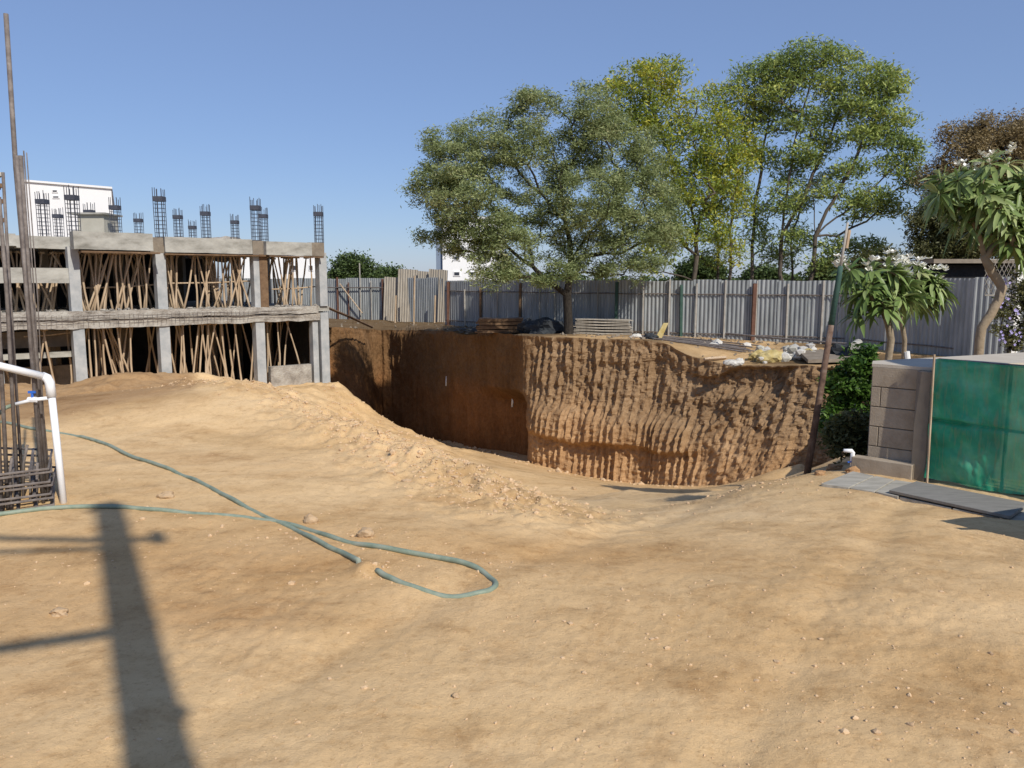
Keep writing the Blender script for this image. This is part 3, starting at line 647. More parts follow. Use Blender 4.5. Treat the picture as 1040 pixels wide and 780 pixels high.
for st, z0, z1, dens in (('upper', ZM1-.02, ZR0-.03, 1), ('lower', -2.75, ZM0+.02, .55)):
    for p0, p1, bay in bays:
        n_ = int((50 if bay in ('second', 'third') else 24)*dens)
        for i in range(n_):
            row = random.choice((0, 0, 1, 1, 2, 3)); v_ = (.45, 1.3, 2.3, 3.6)[row]+random.uniform(-.2, .2)
            if row == 0: px = p0+(p1-p0)*(i+.5)/n_+random.uniform(-5, 5)
            else: px = random.uniform(p0, p1)
            u = fu(px); lean = random.gauss(0, .36)
            if st == 'upper' and bay == 'left end' and v_ < 1.2: v_ = 1.3
            v_ = max(v_, .5)
            prop(u, v_, z0, u+lean, v_+random.uniform(-.15, .15), z1, st, bay)
# planks that bridge to the bank
a = B(-.1, .3, .48); e = W(378, 333, 37.5)
for i, dz in enumerate((0,)):
    m = MB(); q = e+Vector((.2*i, 1.0*i, .03)); a2 = a+Vector((0, .8*i, 0)); m.tube([a2, (a2+q)/2+Vector((0, 0, .02)), q], .06, 4); o = m.build('plank', M['timber_dark']); tag(o, 'long dark plank spanning from the building edge to the top of the earth bank', 'plank')

# ------------------------------------------------------------------ fences
def corr(m, a, b, z0, z1, zt0=None, pitch=.145, amp=.015, lean=Vector((0, 0, 0))):
    d = (b-a); L_ = math.hypot(d.x, d.y); t = Vector((d.x/L_, d.y/L_, 0)); nn_ = Vector((t.y, -t.x, 0))
    n_ = max(2, int(L_/pitch*4)); base_ = len(m.v)
    for i in range(n_+1):
        s_ = L_*i/n_; o_ = amp*(1, 1, -1, -1)[i % 4]; p = Vector((a.x, a.y, 0))+t*s_+nn_*o_
        zt = z1+(0 if zt0 is None else (zt0-z1)*i/n_)
        m.v.append((p.x, p.y, z0)); q = p+lean; m.v.append((q.x, q.y, zt))
    for i in range(n_): m.f.append((base_+2*i, base_+2*i+2, base_+2*i+3, base_+2*i+1))
def at_poly(P, s_):
    for a, b in zip(P[:-1], P[1:]):
        L_ = math.hypot(b.x-a.x, b.y-a.y)
        if s_ <= L_: return a+(b-a)*(s_/L_)
        s_ -= L_
    return P[-1]
def plen(P): return sum(math.hypot(b.x-a.x, b.y-a.y) for a, b in zip(P[:-1], P[1:]))
fen = empty('corrugated_fence', (FENCE[0].x, FENCE[0].y, -.5)); FO = Vector(fen.location)
tag(fen, 'long blue grey corrugated metal fence behind the trees and rubble on the plateau', 'fence')
L_ = plen(FENCE); s_ = 0; i = 0
while s_ < L_-.2:
    w = .98; a = at_poly(FENCE, s_); b = at_poly(FENCE, min(s_+w+.03, L_)); zt = 1.62+random.uniform(-.025, .03)
    if a.y < 24: zt += .05
    zb0 = float(platz(a.x, a.y))-.15
    m = MB(); off_ = Vector((0, -.012*(i % 2), 0)); corr(m, a+off_-Vector((FO.x, FO.y, 0)), b+off_-Vector((FO.x, FO.y, 0)), zb0-FO.z, zt-FO.z, zt+random.uniform(-.02, .02)-FO.z)
    o = m.build('sheet', M['sheet'], fen); s_ += w; i += 1
def post(parent, PO, p, z0, z1, r, mt, lean=(0, 0)):
    m = MB(); m.box((Vector((p.x, p.y, (z0+z1)/2))-PO), (r*2, r*2, z1-z0), Matrix.Rotation(lean[0], 3, 'Y')); return m.build('post', M[mt], parent)
for px, mt, r, zt in ((455, 'post_red', .06, 1.55), (472, 'post_white', .03, 1.2), (488, 'timber_dark', .05, 1.3), (505, 'post_white', .025, 1.2), (528, 'timber_dark', .05, 1.5), (548, 'post_white', .02, 1.3), (563, 'post_white', .02, 1.3), (607, 'post_white', .02, 1.5), (626, 'post_green', .05, 1.55), (653, 'post_white', .025, 1.6), (680, 'post_white', .03, 1.65), (692, 'post_green', .045, 1.45), (707, 'post_white', .028, 1.5), (736, 'post_white', .025, 1.62), (765, 'post_red', .06, 1.5), (768, 'post_white', .02, 1.6), (800, 'post_white', .028, 1.5), (835, 'post_white', .03, 1.6)):
    # find fence point at this pixel column
    best = None
    for t in np.linspace(0, L_, 900):
        p = at_poly(FENCE, t); e = abs(CX+p.x/p.y*806-px)
        if best is None or e < best[0]: best = (e, p)
    p = best[1]+Vector((0, -.06-r, 0)); post(fen, FO, p, float(platz(p.x, p.y))-.1, zt, r, mt, (random.uniform(-.02, .02), 0))
for z, r in ((1.12, .022), (-.28, .022)):
    m = MB(); m.tube([Vector((q.x, q.y-.055, z+.01*math.sin(j*2.1)))-FO for j, q in enumerate([at_poly(FENCE, t) for t in np.linspace(0, L_*.80, 30)])], r, 6); m.build('rail', M['rust'], fen)
lf_ = empty('corrugated_fence', (LFENCE[1].x, LFENCE[1].y, -.6)); LO = Vector(lf_.location)
tag(lf_, 'dull grey corrugated metal fence between the unfinished building and the tall brown sheets', 'fence')
L2_ = plen(LFENCE); s_ = 0; i = 0
while s_ < L2_-.2:
    a = at_poly(LFENCE, s_); b = at_poly(LFENCE, min(s_+1.03, L2_)); m = MB()
    corr(m, a-Vector((LO.x, LO.y, 0))+Vector((0, -.012*(i % 2), 0)), b-Vector((LO.x, LO.y, 0))+Vector((0, -.012*(i % 2), 0)), -.9-LO.z, 1.74+random.uniform(-.04, .03)-LO.z)
    m.build('sheet', M['sheet'], lf_); s_ += 1.0; i += 1
for px, mt, r, zt in ((343, 'post_red', .05, 1.8), (354, 'post_red', .035, 1.5), (366, 'post_white', .03, 2.6), (377, 'post_white', .025, 1.6), (389, 'post_red', .06, 1.7)):
    d = 47-(px-330)/72*2-.12; p = W(px, 300, d); post(lf_, LO, p, -.8, zt, r, mt)
m = MB(); m.tube([W(332, 292, 46.7)-LO, W(400, 292, 44.9)-LO], .03, 6); m.build('rail', M['rust'], lf_)
m = MB(); m.tube([W(345, 288, 46.2)-LO, W(368, 318, 45.6)-LO], .035, 6); m.build('brace', M['timber'], lf_)
for i, (x0, x1, yt, mt, d, lb) in enumerate(((389, 403, 281, 'sheet_old', 44.9, 'lowest and leftmost'), (403, 422, 273, 'sheet_old', 44.4, 'widest'), (423, 434, 275, 'sheet_old', 43.9, 'narrow'), (434, 445, 273, 'sheet_old', 43.4, 'next to last'), (444, 452, 273.5, 'sheet_old', 42.6, 'rightmost'))):
    m = MB(); a = W(x0, 320, d); b = W(x1+1, 320, d-.3); zt = W(x0, yt, d).z; corr(m, a-Vector((0, 0, 0)), b, -.85, zt, zt-.06, lean=Vector((.12, .1, 0)))
    o = m.build('corrugated_sheet', M[mt]); tag(o, f'{lb} of the tall weathered brown corrugated sheets patched in front of the fence', 'metal sheet')
for px, yt, d in ((401, 300, 43.6), (420, 280, 42.6), (441, 300, 42.4)):
    p = W(px, 326, d); q = W(px+1, yt, d); o = MB().tube([p-Vector((0, 0, .4)), q], .05, 6).build('timber_post', M['timber']); tag(o, {401: 'short yellowish timber post in front of the leftmost brown sheet', 420: 'tallest timber post, in front of the joint of the brown sheets', 441: 'timber post in front of the rightmost brown sheets'}[px], 'post')

# ------------------------------------------------------------------ far buildings
def far_building(name, label, px0, px1, pyt, d, depth, pyt2=None, wins=(), mt='far_wall', strip=None):
    a = W(px0, pyt, d); b = W(px1, pyt2 or pyt, d*1.0); o = empty(name, (a.x, a.y, -.5)); O = Vector(o.location); tag(o, label, 'building')
    m = MB(); zt = a.z; m.hexa([Vector(q)-O for q in ((a.x, d, -1), (b.x, d, -1), (b.x*(1+depth/d), d+depth, -1), (a.x*(1+depth/d), d+depth, -1), (a.x, d, zt), (b.x, d, b.z), (b.x*(1+depth/d), d+depth, b.z), (a.x*(1+depth/d), d+depth, zt))]); m.build('wall', M[mt], o)
    m = MB(); m.hexa([Vector(q)-O for q in ((a.x-.15, d-.15, zt), (b.x+.15, d-.15, b.z), (b.x*(1+depth/d)+.15, d+depth+.15, b.z), (a.x*(1+depth/d)-.15, d+depth+.15, zt), (a.x-.15, d-.15, zt+.15), (b.x+.15, d-.15, b.z+.15), (b.x*(1+depth/d)+.15, d+depth+.15, b.z+.15), (a.x*(1+depth/d)-.15, d+depth+.15, zt+.15))]); m.build('parapet', M[mt], o)
    for (wx, wy, ww, wh) in wins:
        c = W(wx, wy, d-.02); f_ = MB(); f_.box(c-O, (ww*mpp(d)+.16, .08, wh*mpp(d)+.16)); fr = f_.build('window', M['far_wall'], o)
        g = MB(); g.box(c-O+Vector((0, -.03, 0)), (ww*mpp(d), .08, wh*mpp(d))); g.build('pane', M['window'], fr)
    return o, O
far_building('white_building', 'white plastered building beyond the roof rebar of the concrete frame', 21, 113, 184, 62, 14, 192, wins=((56, 194, 4, 1.2), (57, 200, 5, 1)))
far_building('white_building', 'low white building glimpsed through the right end bay of the concrete frame', 240, 327, 258, 70, 10, wins=((300, 272, 3, 4), (316, 272, 3, 4)))
o, O = far_building('white_tower', 'white and blue apartment block half hidden behind the olive crown of the front tree', 449, 512, 222, 64, 12, wins=tuple((x, y, 5, 3) for x in (464, 480, 496) for y in (278, 262, 246, 232)))
m = MB(); a = W(442, 222, 64); b = W(448.5, 222, 64); m.hexa([Vector(q)-O for q in ((a.x, 64.3, -1), (b.x, 64.3, -1), (b.x, 70, -1), (a.x, 70, -1), (a.x, 64.3, a.z), (b.x, 64.3, a.z), (b.x, 70, a.z), (a.x, 70, a.z))]); m.build('stair_tower', M['far_blue'], o)

# rubbish lying along the floor edge
mb = MB()
for i in range(170):
    u = random.uniform(fu(325), fu(-40)); c_ = B(u, random.uniform(.02, .5), ZM1+random.uniform(-.02, .05))-BO; s_ = random.uniform(.02, .075)
    mb.box(c_, (s_*random.uniform(.6, 3), s_, s_*.8), Matrix.Rotation(random.uniform(0, 3), 3, 'Z') @ Matrix.Rotation(random.uniform(-.4, .4), 3, 'X'))
o = mb.build('site_debris', M['concrete_rough']); o.location = BO; tag(o, 'small rubbish and offcuts strewn along the floor edge of the concrete frame', 'debris', kind='stuff')
for px0, px1, z in ((20, 74, -.28), (170, 262, 1.5), (84, 156, 1.35), (276, 320, 1.25)):
    a_, b_ = B(fu(px0, .9), .9, z), B(fu(px1, .9), .9, z+.1)
    o = MB().tube([a_, (a_+b_)/2+Vector((0, 0, -.03)), b_], .028, 6).build('ledger_pole', M['timber']); tag(o, {20: 'pale ledger pole across the lower left bay of the concrete frame', 170: 'thin ledger pole tied across the third bay of the upper storey', 84: 'thin ledger pole tied across the second bay of the upper storey', 276: 'thin ledger pole tied across the right end bay of the upper storey'}[px0], 'pole')
# ------------------------------------------------------------------ trees
def leaves_np(name, C, N_, size, asp, mt, parent, droop=0.0, spread=.3, flat=.75, seed=0):
    """C: clump centres (n,3); N_: leaves per clump"""
    rg = np.random.default_rng(seed); C = np.repeat(np.asarray(C), N_, 0); n = len(C)
    g = rg.normal(0, 1, (n, 3)); g /= np.linalg.norm(g, axis=1)[:, None]; g *= rg.uniform(.1, 1, (n, 1))**.6*np.where(rg.uniform(0, 1, (n, 1)) < .18, 1.55, .95)
    P = C+g*spread*np.array((1, 1, flat))
    a = rg.normal(0, 1, (n, 3)); a[:, 2] = a[:, 2]*.6-droop; a /= np.linalg.norm(a, axis=1)[:, None]
    b = rg.normal(0, 1, (n, 3)); b[:, 2] *= .5; b -= a*(a*b).sum(1)[:, None]; b /= np.linalg.norm(b, axis=1)[:, None]+1e-9
    s = size*rg.uniform(.6, 1.35, (n, 1)); V = np.empty((n, 4, 3)); V[:, 0] = P-a*s*.5; V[:, 1] = P+b*s*asp*.5+a*s*.05; V[:, 2] = P+a*s*.5; V[:, 3] = P-b*s*asp*.5+a*s*.05
    return np_mesh(name, V.reshape(-1, 3), np.arange(n*4).reshape(n, 4), mt, parent)
def grow(root, limbs, tips, r0, jit=.10, bark='bark', parent=None, O=Vector((0, 0, 0)), power=2.3, rmin=.006):
    """limbs: polylines (first points join root); tips connect to the nearest node of the skeleton"""
    P = [Vector(root)]; par = [-1]
    def addline(i, q, n):
        a = P[i]; last = i; d = (Vector(q)-a); 
        for k_ in range(1, n+1):
            t = k_/n; p = a+d*t
            if k_ < n: p = p+Vector([random.gauss(0, jit*d.length*.35/n**.5) for _ in range(3)])+Vector((0, 0, .06*d.length*math.sin(t*3.14)))
            P.append(p); par.append(last); last = len(P)-1
        return last
    for lb in limbs:
        q0 = Vector(lb[0]); i = min(range(len(P)), key=lambda j: (P[j]-q0).length)
        if (P[i]-q0).length > .3: i = addline(i, q0, max(2, int((P[i]-q0).length/.5)))
        for q in lb[1:]: i = addline(i, q, max(2, int((Vector(q)-P[i]).length/.45)))
    root_v = Vector(root); tips = sorted(tips, key=lambda q: (q-root_v).length); tipi = []
    A = np.array([tuple(p) for p in P])
    for q in tips:
        qa = np.array(tuple(q)); dv = A-qa; dist = np.linalg.norm(dv, axis=1)+.35*np.maximum(dv[:, 2], 0)*2
        i = int(np.argmin(dist)); n0 = len(P); j = addline(i, q, max(2, int((q-P[i]).length/.4))); tipi.append(j)
        A = np.vstack([A, np.array([tuple(p) for p in P[n0:]])])
    n = len(P); w = np.zeros(n); ch = [[] for _ in range(n)]
    for i in range(1, n): ch[par[i]].append(i)
    for i in range(n-1, -1, -1):
        if not ch[i]: w[i] = 1.0
        else: w[i] = w[i]+sum(w[c] for c in ch[i])
    rad_ = np.maximum(rmin, r0*(w/w[0])**(1/power))
    m = MB(); done = set()
    def chain(i, prev):
        pts = [P[prev], P[i]] if prev >= 0 else [P[i]]; rs = [float(rad_[i]) if prev >= 0 else float(rad_[i]), float(rad_[i])] if prev >= 0 else [float(rad_[i])*1.25]
        stack = []
        while ch[i]:
            c = max(ch[i], key=lambda q: w[q])
            for o_ in ch[i]:
                if o_ != c: stack.append((o_, i))
            pts.append(P[c]); rs.append(float(rad_[c])); i = c
        if len(pts) > 1: m.tube([p-O for p in pts], rs, 8 if rs[0] > .05 else (5 if rs[0] > .02 else 3), cap=False)
        return stack
    st = [(0, -1)]
    while st: 
        i, pv = st.pop(); st += chain(i, pv)
    m.build('trunk', M[bark], parent, smooth=True)
    return [P[j] for j in tipi]
def blob_tips(blobs, d, n, dz=.8, seed=1):
    rg = random.Random(seed); tot = sum(b[2]*b[3] for b in blobs); out = []
    for (bx_, by_, rx, ry, *rest) in blobs:
        dd = d+(rest[0] if rest else 0); k_ = max(2, int(n*rx*ry/tot))
        for _ in range(k_):
            while True:
                a, b, c = (rg.uniform(-1, 1) for _ in range(3))
                if a*a+b*b+c*c <= 1 and a*a+b*b+c*c > .12: break
            rr_ = min(rx, ry)*dz*mpp(dd); out.append(W(bx_+a*rx, by_+b*ry, dd+c*rr_*1.3))
    return out
def tree(name, label, root, limbs, blobs, d, ntips, nleaf, lsize, asp, lmat, r0, spread, bark='bark', droop=.2, seed=1, flat=.75, cat='tree', dz=.8):
    random.seed(seed); o = empty(name, root); tag(o, label, cat); O = Vector(root)
    tips = blob_tips(blobs, d, ntips, dz, seed); T_ = grow(root, limbs, tips, r0, bark=bark, parent=o, O=O)
    C = np.array([tuple(p-O) for p in T_]); leaves_np('crown', C, nleaf, lsize, asp, lmat, o, droop, spread, flat, seed); return o
LM_olive = leaf_mat('leaf_olive', [(.1, (.13, .165, .06)), (.45, (.26, .315, .13)), (.8, (.42, .46, .22)), (1, (.47, .42, .24))], .4)
LM_yell = leaf_mat('leaf_yellowgreen', [(.1, (.12, .18, .03)), (.45, (.27, .34, .06)), (.70, (.48, .49, .07)), (1, (.72, .58, .08))], .4)
LM_green = leaf_mat('leaf_green', [(.1, (.14, .20, .06)), (.5, (.28, .36, .10)), (.82, (.48, .52, .14)), (1, (.62, .55, .15))], .35)
LM_brown = leaf_mat('leaf_brown', [(.1, (.14, .105, .045)), (.5, (.25, .19, .09)), (.9, (.38, .30, .15))], .25)
LM_dark = leaf_mat('leaf_dark', [(.1, (.05, .06, .02)), (.5, (.12, .125, .045)), (.9, (.22, .21, .09))], .25)
LM_bush = leaf_mat('leaf_bush', [(.1, (.02, .05, .01)), (.5, (.06, .13, .02)), (.9, (.15, .25, .05))], .3, .4)
LM_fr = leaf_mat('leaf_frangipani', [(.1, (.10, .17, .045)), (.5, (.20, .28, .085)), (.85, (.34, .40, .17)), (1, (.50, .48, .24))], .22, .38)
LM_far = leaf_mat('leaf_far', [(.1, (.04, .07, .02)), (.6, (.08, .12, .035)), (1, (.12, .16, .05))], .2)
d = 28.0; rt = onplat(578, d, -.1)
blobs = [(455, 165, 34, 38), (440, 195, 24, 28), (480, 205, 45, 38, -.6), (492, 150, 34, 36, .5), (530, 145, 36, 34), (543, 108, 24, 22), (600, 112, 30, 28), (575, 160, 34, 30, .8), (622, 150, 34, 36), (600, 205, 44, 34, -1), (650, 205, 40, 38), (545, 205, 38, 34, .8), (516, 250, 44, 26, -.8), (475, 243, 34, 20), (495, 268, 30, 16, -.9), (460, 215, 24, 18), (432, 238, 17, 7), (590, 250, 46, 26), (648, 250, 36, 26, -.5), (655, 160, 22, 30, .6), (505, 283, 24, 11, -1), (555, 277, 34, 14, -1), (628, 276, 30, 11, -.6), (675, 235, 18, 25)]
limbs = [[W(576, 300, d), W(580, 265, d), W(574, 225, d+.2), W(568, 180, d), W(560, 140, d-.2)], [W(577, 300, d), W(552, 283, d-.4), W(520, 255, d-.8), W(486, 225, d-.7), W(455, 190, d)], [W(580, 265, d), W(610, 225, d+.4), W(640, 190, d+.3), W(655, 160, d)], [W(574, 225, d), W(540, 190, d+.4), W(510, 160, d+.4)], [W(580, 265, d), W(630, 258, d-.5), W(665, 245, d)]]
tree('acacia_tree', 'olive green feathery tree with dark forked trunk standing in front of the corrugated fence', rt, limbs, blobs, d, 860, 180, .125, .28, LM_olive, .15, .42, droop=.1, seed=3, flat=.6)
# far trees in a row behind the fence
def back_tree(label, px, d, limbs_px, blobs, nt, nl, ls, lm, r0, seed, sp=.55, asp=.30, droop=.45):
    blobs = [(a, b, c*1.15, e*1.15) for a, b, c, e in blobs]; nt = int(nt*3.4); nl = int(nl*.24); r0 *= .6; sp = .5; ls *= 1.05
    rt = onplat(px, d, -.2); lb = [[W(x, y, d+dd) for x, y, dd in l] for l in limbs_px]
    return tree('roadside_tree', label, rt, lb, blobs, d, nt, nl, ls, asp, lm, r0, sp, bark='bark_pale', droop=droop, seed=seed, flat=.55)
back_tree('yellow green tree behind the fence, just right of the olive tree', 705, 33.5, [[(706, 275, 0), (708, 235, 0), (695, 190, 0), (672, 140, 0), (655, 95, 0)], [(708, 235, 0), (722, 190, 0), (735, 150, 0)], [(706, 262, 0), (680, 245, 0), (660, 235, 0)]],
    [(650, 85, 34, 22), (625, 100, 22, 18), (672, 75, 24, 14), (680, 115, 34, 24), (640, 130, 30, 20), (695, 150, 34, 26), (730, 145, 24, 28), (712, 190, 34, 26), (680, 190, 28, 24), (690, 235, 24, 18), (725, 230, 20, 14), (665, 258, 22, 18), (738, 185, 24, 14), (752, 165, 18, 12)], 330, 105, .18, LM_yell, .17, 11)
back_tree('slim tree with yellowish tufts behind the fence, second trunk from the olive tree', 741, 34.5, [[(742, 275, 0), (741, 235, 0), (748, 190, 0), (745, 140, 0), (735, 105, 0)]],
    [(735, 100, 22, 14), (748, 128, 24, 14), (752, 210, 18, 12), (733, 240, 12, 12), (758, 150, 20, 12), (745, 255, 12, 14)], 90, 85, .17, LM_yell, .11, 12)
back_tree('tall slim tree behind the fence with its bare stem rising over the red post', 763, 35, [[(764, 275, 0), (765, 240, 0), (768, 200, 0), (775, 150, 0), (785, 100, 0), (790, 70, 0)], [(766, 225, 0), (785, 200, 0), (800, 180, 0)]],
    [(765, 85, 26, 18), (790, 75, 24, 18), (760, 115, 22, 14), (790, 120, 24, 14), (775, 160, 18, 12), (800, 178, 14, 10), (780, 215, 12, 8), (755, 195, 12, 8), (770, 235, 16, 12), (785, 255, 14, 10)], 150, 90, .18, LM_green, .13, 13)
back_tree('tallest tree behind the fence with an open crown reaching highest into the sky', 792, 34, [[(792, 278, 0), (794, 240, 0), (800, 190, 0), (808, 140, 0), (822, 90, 0), (828, 55, 0)], [(794, 240, 0), (815, 205, 0), (832, 165, 0), (850, 120, 0), (862, 80, 0)]],
    [(828, 55, 26, 15), (800, 68, 22, 12), (855, 62, 26, 12), (822, 88, 32, 14), (865, 88, 24, 12), (850, 112, 24, 12), (818, 122, 22, 11), (838, 142, 16, 9), (790, 95, 18, 10), (815, 165, 16, 10), (798, 238, 9, 8), (845, 178, 14, 8), (822, 150, 20, 16), (800, 200, 16, 18), (812, 245, 16, 12)], 190, 95, .19, LM_green, .15, 14)
back_tree('spreading tree behind the fence whose long limbs reach right toward the white flowering tree', 826, 33, [[(826, 275, 0), (828, 240, 0), (846, 205, 0), (868, 165, 0), (890, 120, 0), (900, 90, 0)], [(828, 240, 0), (860, 215, 0), (888, 190, 0), (915, 165, 0)], [(828, 245, 0), (850, 240, 0), (880, 225, 0), (905, 205, 0)], [(828, 240, 0), (826, 200, 0), (838, 160, 0)]],
    [(893, 80, 26, 14), (908, 92, 12, 8), (880, 108, 26, 12), (905, 120, 22, 10), (895, 140, 26, 12), (922, 150, 16, 10), (912, 168, 22, 10), (925, 185, 14, 8), (872, 135, 16, 9), (868, 170, 16, 8), (842, 195, 14, 8), (885, 200, 22, 12), (868, 212, 16, 10), (905, 212, 14, 8), (850, 250, 16, 9), (835, 268, 12, 8), (880, 250, 14, 8)], 230, 85, .19, LM_green, .16, 15)
back_tree('thin leaning tree behind the fence between the red post and the leaning pole', 803, 36, [[(805, 275, 0), (803, 250, 0), (812, 215, 0), (822, 190, 0)]],
    [(812, 205, 14, 9), (826, 188, 12, 8), (808, 232, 9, 8), (800, 262, 9, 10)], 36, 70, .17, LM_green, .09, 16)
back_tree('slender pale stemmed tree behind the fence, left of the red post', 728, 36, [[(729, 275, 0), (730, 250, 0), (724, 220, 0)]],
    [(726, 215, 14, 9), (733, 195, 12, 9), (720, 262, 11, 8)], 36, 70, .17, LM_yell, .10, 17)
# dense tree at right
rt = onplat(985, 30, -.1)
tree('dense_tree', 'dense brown topped tree behind the fence at the right edge', rt, [[W(985, 270, 30), W(985, 220, 30), W(990, 170, 30)]],
     [(985, 155, 36, 32), (1020, 150, 40, 38), (960, 190, 26, 26), (1000, 200, 50, 34), (1050, 200, 40, 50), (1055, 160, 40, 40)], 30, 420, 230, .11, .35, LM_brown, .3, .48, seed=21, droop=-.2, flat=.9)
rt = onplat(958, 28.3, -.1)
tree('dense_tree', 'dark olive bushy tree behind the fence below the brown topped tree', rt, [[W(960, 270, 28.3), W(962, 240, 28.3)]],
     [(945, 225, 22, 20), (965, 215, 24, 24), (985, 235, 34, 26), (945, 250, 18, 16), (1020, 235, 34, 28), (970, 255, 26, 12)], 28.3, 240, 230, .12, .4, LM_dark, .22, .42, seed=22, flat=.9)
# distant greenery
def far_tree(label, px, py, rx, ry, d, seed, lm=None, n=110):
    rt = W(px, 290, d); rt.z = -.6
    tree('distant_tree', label, rt, [[W(px, py+ry*.6, d), W(px, py, d)]], [(px, py, rx, ry), (px-rx*.4, py+ry*.3, rx*.6, ry*.7), (px+rx*.45, py+ry*.35, rx*.55, ry*.6)], d, n, 130, .22*d/60, .6, lm or LM_far, .25, .9*d/60, seed=seed, flat=.8)
far_tree('round green tree beyond the fence just right of the concrete building', 359, 275, 19, 14, 80, 31)
far_tree('low round green bush crown peeping over the fence under the yellow green tree', 712, 276, 22, 11, 48, 32)
far_tree('small dark green crown peeping over the fence near the tall slim trees', 775, 282, 14, 6, 60, 33)
far_tree('low green crown over the fence beside the leaning pole', 845, 276, 22, 9, 50, 34)
far_tree('dark green crown over the fence beneath the open crowned tree', 895, 268, 24, 14, 46, 35, LM_dark)
far_tree('hazy low crown beyond the brown corrugated sheets', 396, 283, 12, 5, 110, 36)
# distant tree belt on the horizon
tips = [Vector((x, 330+random.uniform(-25, 25), random.uniform(-1, 3.2+1.5*math.sin(x*.06)))) for x in np.linspace(-290, 320, 1300)]
o = leaves_np('tree_belt', np.array([tuple(p) for p in tips]), 26, 1.3, .8, LM_far, None, 0, 2.2, .6, 41); tag(o, 'low belt of distant trees along the horizon beyond the fence', 'trees', kind='stuff')
# ------------------------------------------------------------------ frangipanis
def leaf_strip(mbv, mbf, p, a, nrm, L_, w):
    a = a.normalized(); b = a.cross(nrm)
    if b.length < 1e-4: b = a.orthogonal()
    b.normalize(); c = b.cross(a).normalized(); base_ = len(mbv); ws = (.12, .65, 1.0, .85, .08); dr = random.uniform(.1, .8)
    for i, ww in enumerate(ws):
        t = i/4; q = p+a*(L_*t)-Vector((0, 0, 1))*(dr*L_*t*t)
        mbv.append(tuple(q-b*w*ww*.5+c*.012*ww)); mbv.append(tuple(q)); mbv.append(tuple(q+b*w*ww*.5+c*.012*ww))
    for i in range(4):
        for k_ in (0, 1): mbf.append((base_+3*i+k_, base_+3*i+k_+1, base_+3*i+k_+4, base_+3*i+k_+3))
def frangipani(label, root, limbs, tips, r0, L_, seed, fl=8, nl=22, outc=None):
    random.seed(seed); o = empty('frangipani_tree', root); tag(o, label, 'tree'); O = Vector(root)
    T_ = grow(root, limbs, tips, r0, jit=.06, bark='bark_frangi', parent=o, O=O, power=2.6, rmin=.016)
    V = []; Fq = []; cen = sum(tips, Vector((0, 0, 0)))/len(tips)
    fs = set(sorted(range(len(T_)), key=lambda j: -T_[j].z)[:fl])
    for j, p in enumerate(T_):
        ax = (p-cen); ax.z = abs(ax.z)*.4+.35; ax.normalize()
        for i in range(nl):
            ph = i*2.4; el = math.radians(random.uniform(-45, 60)); x_ = ax.orthogonal().normalized(); y_ = ax.cross(x_)
            dv = (x_*math.cos(ph)+y_*math.sin(ph))*math.cos(el)+ax*math.sin(el)
            leaf_strip(V, Fq, p-O+dv*.02, dv, ax, L_*random.uniform(.65, 1.1), L_*random.uniform(.2, .27))
        if j in fs:
            fv = MB(); hub = p-O+ax*.10; fv.tube([p-O, hub], .012, 4)
            for k_ in range(7):
                c = p-O+ax*random.uniform(.10, .2)+Vector([random.uniform(-.08, .08) for _ in range(3)])
                for q in range(5):
                    a = q*1.257+k_; dv = Vector((math.cos(a), math.sin(a), random.uniform(.2, 1.2))); s = .065
                    sd = dv.cross(Vector((0, 0, 1))).normalized()*s*.4; fv.add([c, c+dv*s*.6+sd, c+dv*s, c+dv*s*.6-sd], [(0, 1, 2, 3)])
            fv.build('blossom', M['petal'], o)
    np_mesh('crown', np.array(V), np.array(Fq), LM_fr, o, smooth=True)
    return o
rng = random.Random(5)
def tips_in(blobs, d, n, rg):
    out = []
    for (bx_, by_, rx, ry) in blobs:
        for _ in range(n):
            a = rg.uniform(0, 6.283); q = rg.uniform(.2, 1)**.5; out.append(W(bx_+rx*q*math.cos(a), by_+ry*q*math.sin(a), d+rg.uniform(-1, 1)*rx*mpp(d)*.9))
    return out
d = 10.8; rt = W(905, 366, d); rt.z = -.8
frangipani('frangipani with a dense leafy crown and white blossom beside the leaning pole', rt, [[W(905, 345, d), W(899, 320, d), W(890, 300, d)], [W(899, 322, d), W(872, 308, d+.1)], [W(900, 325, d), W(912, 295, d)]],
           tips_in([(872, 286, 16, 15), (893, 282, 18, 15), (880, 308, 20, 14), (912, 296, 12, 14)], d, 8, rng), .05, .28, 5, fl=7, nl=17)
d = 11.4; rt = W(921, 366, d); rt.z = -.8
fr2 = frangipani('smaller frangipani with a thin white footed stem right of the bigger leafy one', rt, [[W(919, 345, d), W(915, 318, d), W(925, 300, d), W(938, 295, d)]],
           tips_in([(937, 286, 11, 9), (950, 295, 10, 10), (938, 303, 10, 7)], d, 6, rng), .035, .27, 6, fl=4, nl=17)
m = MB(); a = W(921.5, 366, d); q = W(920.5, 357, d); m.tube([a-Vector(fr2.location), q-Vector(fr2.location)], .045, 10); m.build('whitewash', M['white_paint'], fr2)
d = 12.2; rt = W(995, 362, d); rt.z = -.35
frangipani('largest frangipani, with a crooked bare trunk rising behind the block wall at the right', rt, [[W(995, 345, d), W(997, 333, d), W(1006, 320, d), W(1014, 305, d), W(1018, 293, d), W(1008, 278, d), W(1000, 262, d), W(996, 245, d)], [W(1000, 262, d), W(1020, 240, d), W(1035, 215, d)], [W(996, 245, d), W(985, 215, d)]],
           tips_in([(975, 192, 26, 18), (1015, 182, 28, 20), (1048, 205, 25, 30), (998, 222, 30, 20), (1035, 235, 22, 16)], d, 17, rng), .07, .32, 7, fl=5, nl=20)
